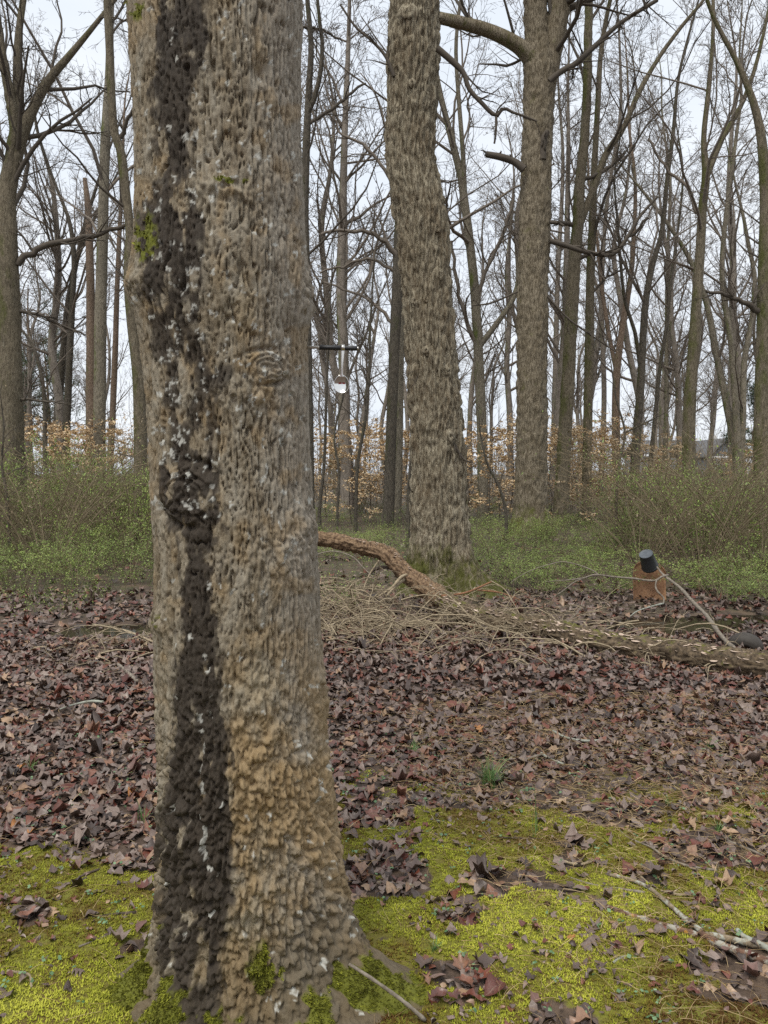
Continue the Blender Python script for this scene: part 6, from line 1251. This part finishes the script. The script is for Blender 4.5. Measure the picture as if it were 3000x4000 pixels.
# ================================================================== RUSTY SHEET, BLACK POT, TYRE
def build_junk():
    d = 8.85
    rust, nt, b = newmat('rusty_metal', 0.75, 0.3); v = coords(nt); n1 = noise(nt, v, 9, 6, 0.7); n2 = noise(nt, v, 60, 4, 0.7)
    col = mixc(nt, ramp(nt, n1, [(0.35, 0), (0.65, 1)]), (0.18, 0.092, 0.050), (0.40, 0.225, 0.12)); col = mixc(nt, ramp(nt, n2, [(0.5, 0), (0.72, 0.7)]), col, (0.36, 0.24, 0.15)); nt.links.new(col, b.inputs['Base Color']); bump(nt, b, n2, 0.4, 0.003)
    c = at(2537, 2290, d); hw = 65 / 3000 * d; H = 0.49; g = float(gz(c[:1], c[1:2])[0]); zb = g - 0.05
    nx, nz = 28, 26; V = []
    for side in (0, 1):
        for iz in range(nz + 1):
            for ix in range(nx + 1):
                u = -1 + 2 * ix / nx; top = H - 0.13 * (1 - math.sqrt(max(0, 1 - abs(u) ** 2.6))); z = zb + top * iz / nz + (0.05 if False else 0)
                lip = 0.035 * max(0, (abs(u) - 0.86) / 0.14); x = c[0] + hw * u * (0.97 + 0.03 * iz / nz); bow = 0.11 * (1 - (abs(u) ** 2)); lipz = 0.03 * max(0, (iz / nz - 0.93) / 0.07)
                V.append([x, d + bow - lip - lipz + 0.05 * iz / nz + (0.008 if side else 0) + 0.006 * math.sin(5 * u + 3 * iz / nz), z])
    V = np.array(V); m = nx + 1; n1_ = (nz + 1) * m; i = (np.arange(nz)[:, None] * m + np.arange(nx)[None]).ravel(); q = np.stack([i, i + 1, i + m + 1, i + m], 1); F = [q, q[:, ::-1] + n1_]
    bd = np.concatenate([np.arange(nx + 1), np.arange(1, nz + 1) * m + nx, nz * m + np.arange(nx - 1, -1, -1), np.arange(nz - 1, 0, -1) * m]); F.append(np.stack([bd, bd + n1_, np.roll(bd, -1) + n1_, np.roll(bd, -1)], 1))
    off = np.array([c[0], d, g]); o = link('rusty_sheet', mesh('rusty_sheet', V - off, F, rust), None, tuple(off)); tag(o, 'round-topped rusty metal sheet standing in the leaves by the puddle', 'metal sheet')
    blk, nt, b = newmat('black_plastic', 0.38, 0.45); nt.links.new(mixc(nt, noise(nt, coords(nt), 40, 4), (0.014, 0.016, 0.018), (0.040, 0.043, 0.046)), b.inputs['Base Color'])
    bs, nt, b = newmat('paler_black_plastic', 0.6, 0.5); nt.links.new(mixc(nt, noise(nt, coords(nt), 25, 5), (0.05, 0.06, 0.07), (0.13, 0.145, 0.16)), b.inputs['Base Color'])  # paler grey plastic for the pot's bottom face
    bot = at(2540, 2217, d - 0.02); top = at(2523, 2163, d - 0.11); ax = top - bot; h = np.linalg.norm(ax); root = thing('plant_pot', 'upturned black plastic plant pot perched on the rusty sheet', 'pot', tuple(bot))
    V, F = lathe([(0.080, 0.0), (0.093, -0.004), (0.096, 0.004), (0.096, 0.026), (0.093, 0.030), (0.091, 0.034), (0.0925, 0.040), (0.0905, 0.046), (0.078, h - 0.008), (0.0785, h - 0.004), (0.077, h)], 36); link('wall', mesh('wall', align(V, bot, top) - bot, [F], blk), root)
    V, F = lathe([(0.077, h), (0.0745, h + 0.001), (0.071, h - 0.004), (0.04, h - 0.004), (0.0005, h - 0.003)], 36); bb = link('base', mesh('base', align(V, bot, top) - bot, [F], bs), root); tag(bb, 'pale grey pot bottom')
    V, F = lathe([(0.091, 0.0), (0.086, 0.03), (0.072, h - 0.012), (0.0005, h - 0.012)], 30); link('inside', mesh('inside', align(V, bot, top) - bot, [F[:, ::-1]], blk), root)
    # small ribbed tyre, half sunk
    rb, nt, b = newmat('tyre_rubber', 0.7, 0.3); nt.links.new(mixc(nt, noise(nt, coords(nt), 30, 4), (0.035, 0.030, 0.026), (0.085, 0.075, 0.065)), b.inputs['Base Color'])
    cc = at(2912, 2552, 6.35); cc[2] = 0.045; R, r = 0.085, 0.052; V = []; nu, nv = 48, 28
    for iu in range(nu):
        for iv in range(nv):
            a, e = 2 * np.pi * iu / nu, 2 * np.pi * iv / nv; rr = r * (1 - 0.07 * (math.cos(e) > 0.0) * (iv % 2)); V.append([(R + rr * math.cos(e)) * math.cos(a), rr * 1.25 * math.sin(e), (R + rr * math.cos(e)) * math.sin(a)])
    V = np.array(V); i = np.arange(nu)[:, None]; j = np.arange(nv)[None]; i2 = (i + 1) % nu; j2 = (j + 1) % nv; F = np.stack([(i * nv + j).ravel(), (i2 * nv + j).ravel(), (i2 * nv + j2).ravel(), (i * nv + j2).ravel()], 1)
    ty = thing('small_tyre', 'small ribbed black tyre half sunk in leaves behind the mossy log', 'tyre', tuple(cc)); ty.rotation_euler = (rad(35), rad(10), rad(-25)); link('tread', mesh('tread', V, [F], rb), ty)
    V, F = lathe([(0.02, -0.03), (0.052, -0.03), (0.056, 0.0), (0.052, 0.03), (0.02, 0.03)], 24); V = V[:, [0, 2, 1]]; link('hub', mesh('hub', V, [F], rust), ty)
build_junk()

# ================================================================== FAR HOUSES, AND THE RED SHED BEHIND THE PHOTOGRAPHER
def build_houses():
    wl, nt, b = newmat('house_siding', 0.8, 0.3); w_ = nd(nt, 'ShaderNodeTexWave', {'Scale': 5.0, 'Distortion': 0.0}, bands_direction='Z'); nt.links.new(coords(nt), w_.inputs['Vector']); nt.links.new(mixc(nt, w_.outputs['Fac'], (0.24, 0.26, 0.28), (0.30, 0.32, 0.34)), b.inputs['Base Color'])
    rf, nt, b = newmat('roof_shingles', 0.9, 0.2); nt.links.new(mixc(nt, noise(nt, coords(nt), 12, 4), (0.10, 0.10, 0.105), (0.19, 0.19, 0.195)), b.inputs['Base Color'])
    wt, nt, b = newmat('white_trim', 0.6, 0.3); nt.links.new(mixc(nt, noise(nt, coords(nt), 4, 3), (0.74, 0.74, 0.74), (0.80, 0.80, 0.80)), b.inputs['Base Color'])
    gl, nt, b = newmat('window_glass', 0.08, 0.5); nt.links.new(mixc(nt, noise(nt, coords(nt), 2, 2), (0.03, 0.035, 0.04), (0.06, 0.065, 0.07)), b.inputs['Base Color'])
    def box(x0, x1, y0, y1, z0, z1):
        V = np.array([[x, y, z] for x in (x0, x1) for y in (y0, y1) for z in (z0, z1)]); F = np.array([[0, 1, 3, 2], [4, 6, 7, 5], [0, 4, 5, 1], [2, 3, 7, 6], [0, 2, 6, 4], [1, 5, 7, 3]]); return V, [F]
    def house(lab, px0, px1, d, eave, ridge, dep, gable=False):
        x0, x1 = (px0 - 1500) / 3000 * d, (px1 - 1500) / 3000 * d; w_ = x1 - x0; xc = (x0 + x1) / 2; root = thing('house', lab, 'house', (xc, d, 0.2))
        h = w_ / 2; link('wall', mesh('wall', *box(-h, h, 0, dep, -0.6, eave), wl, smooth=False), root)
        if gable:
            V = np.array([[-h - .4, -.5, eave - .15], [0, -.5, ridge], [h + .4, -.5, eave - .15], [-h - .4, dep + .5, eave - .15], [0, dep + .5, ridge], [h + .4, dep + .5, eave - .15]])
            link('gable', mesh('gable', np.array([[-h, 0.02, eave], [h, 0.02, eave], [0, 0.02, ridge - .25]]), [np.array([[0, 1, 2]])], wl, smooth=False), root)
        else:
            V = np.array([[-h - .4, -.5, eave - .15], [-h - .4, dep / 2, ridge], [-h - .4, dep + .5, eave - .15], [h + .4, -.5, eave - .15], [h + .4, dep / 2, ridge], [h + .4, dep + .5, eave - .15]])
        V2 = V + [0, 0, .22]; VV = np.concatenate([V, V2]); F = [[0, 1, 4, 3], [1, 2, 5, 4], [6, 9, 10, 7], [7, 10, 11, 8], [0, 3, 9, 6], [2, 8, 11, 5], [0, 6, 7, 1], [1, 7, 8, 2], [3, 4, 10, 9], [4, 5, 11, 10]]
        ro = link('roof', mesh('roof', VV, [np.array(F)], rf, smooth=False), root); link('chimney', mesh('chimney', *box(h * .3 - .35, h * .3 + .35, dep * .45, dep * .45 + .7, ridge - 1, ridge + .7), wt, smooth=False), ro)
        link('fascia', mesh('fascia', *box(-h - .42, h + .42, -.56, -.50, eave - .22, eave + .08), wt, smooth=False), root)
        for k in range(3):
            xx = -h + w_ * (k + .5) / 3; wi = link('window', mesh('window', *box(xx - .55, xx + .55, -.06, .02, eave - 2.3, eave - .8), wt, smooth=False), root)
            for q in (-1, 1): link('pane', mesh('pane', *box(xx + q * .26 - .22, xx + q * .26 + .22, -.08, -.055, eave - 2.2, eave - .9), gl, smooth=False), wi)
    house('low grey house with a long shingle roof behind the upright grey-brown trunk', 2690, 2790, 92, 3.1, 4.7, 8)
    house('grey house with a front gable beside the long-roofed house', 2775, 2880, 86, 3.0, 4.9, 9, True)
    house('grey house roof farthest back beyond the dark wavy trunks', 2520, 2680, 104, 3.6, 5.6, 9)
    # red shed across the clearing, behind the camera; it shows mirrored in the spoon
    rd, nt, b = newmat('red_boards', 0.6, 0.3); nt.links.new(mixc(nt, noise(nt, coords(nt, (8, 8, .5)), 3, 4), (0.46, 0.035, 0.035), (0.58, 0.06, 0.05)), b.inputs['Base Color'])
    root = thing('red_shed', 'long low red shed across the clearing, mirrored in the hanging spoon', 'shed', (-1, -13, 0)); link('wall', mesh('wall', *box(-11, 9, -4, 0, -.1, 2.6), rd, smooth=False), root); link('roof', mesh('roof', *box(-11.5, 9.5, -4.5, .5, 2.6, 2.9), rf, smooth=False), root); link('door', mesh('door', *box(-2, 0.4, -.02, .05, 0, 2.1), wt, smooth=False), root)
build_houses()
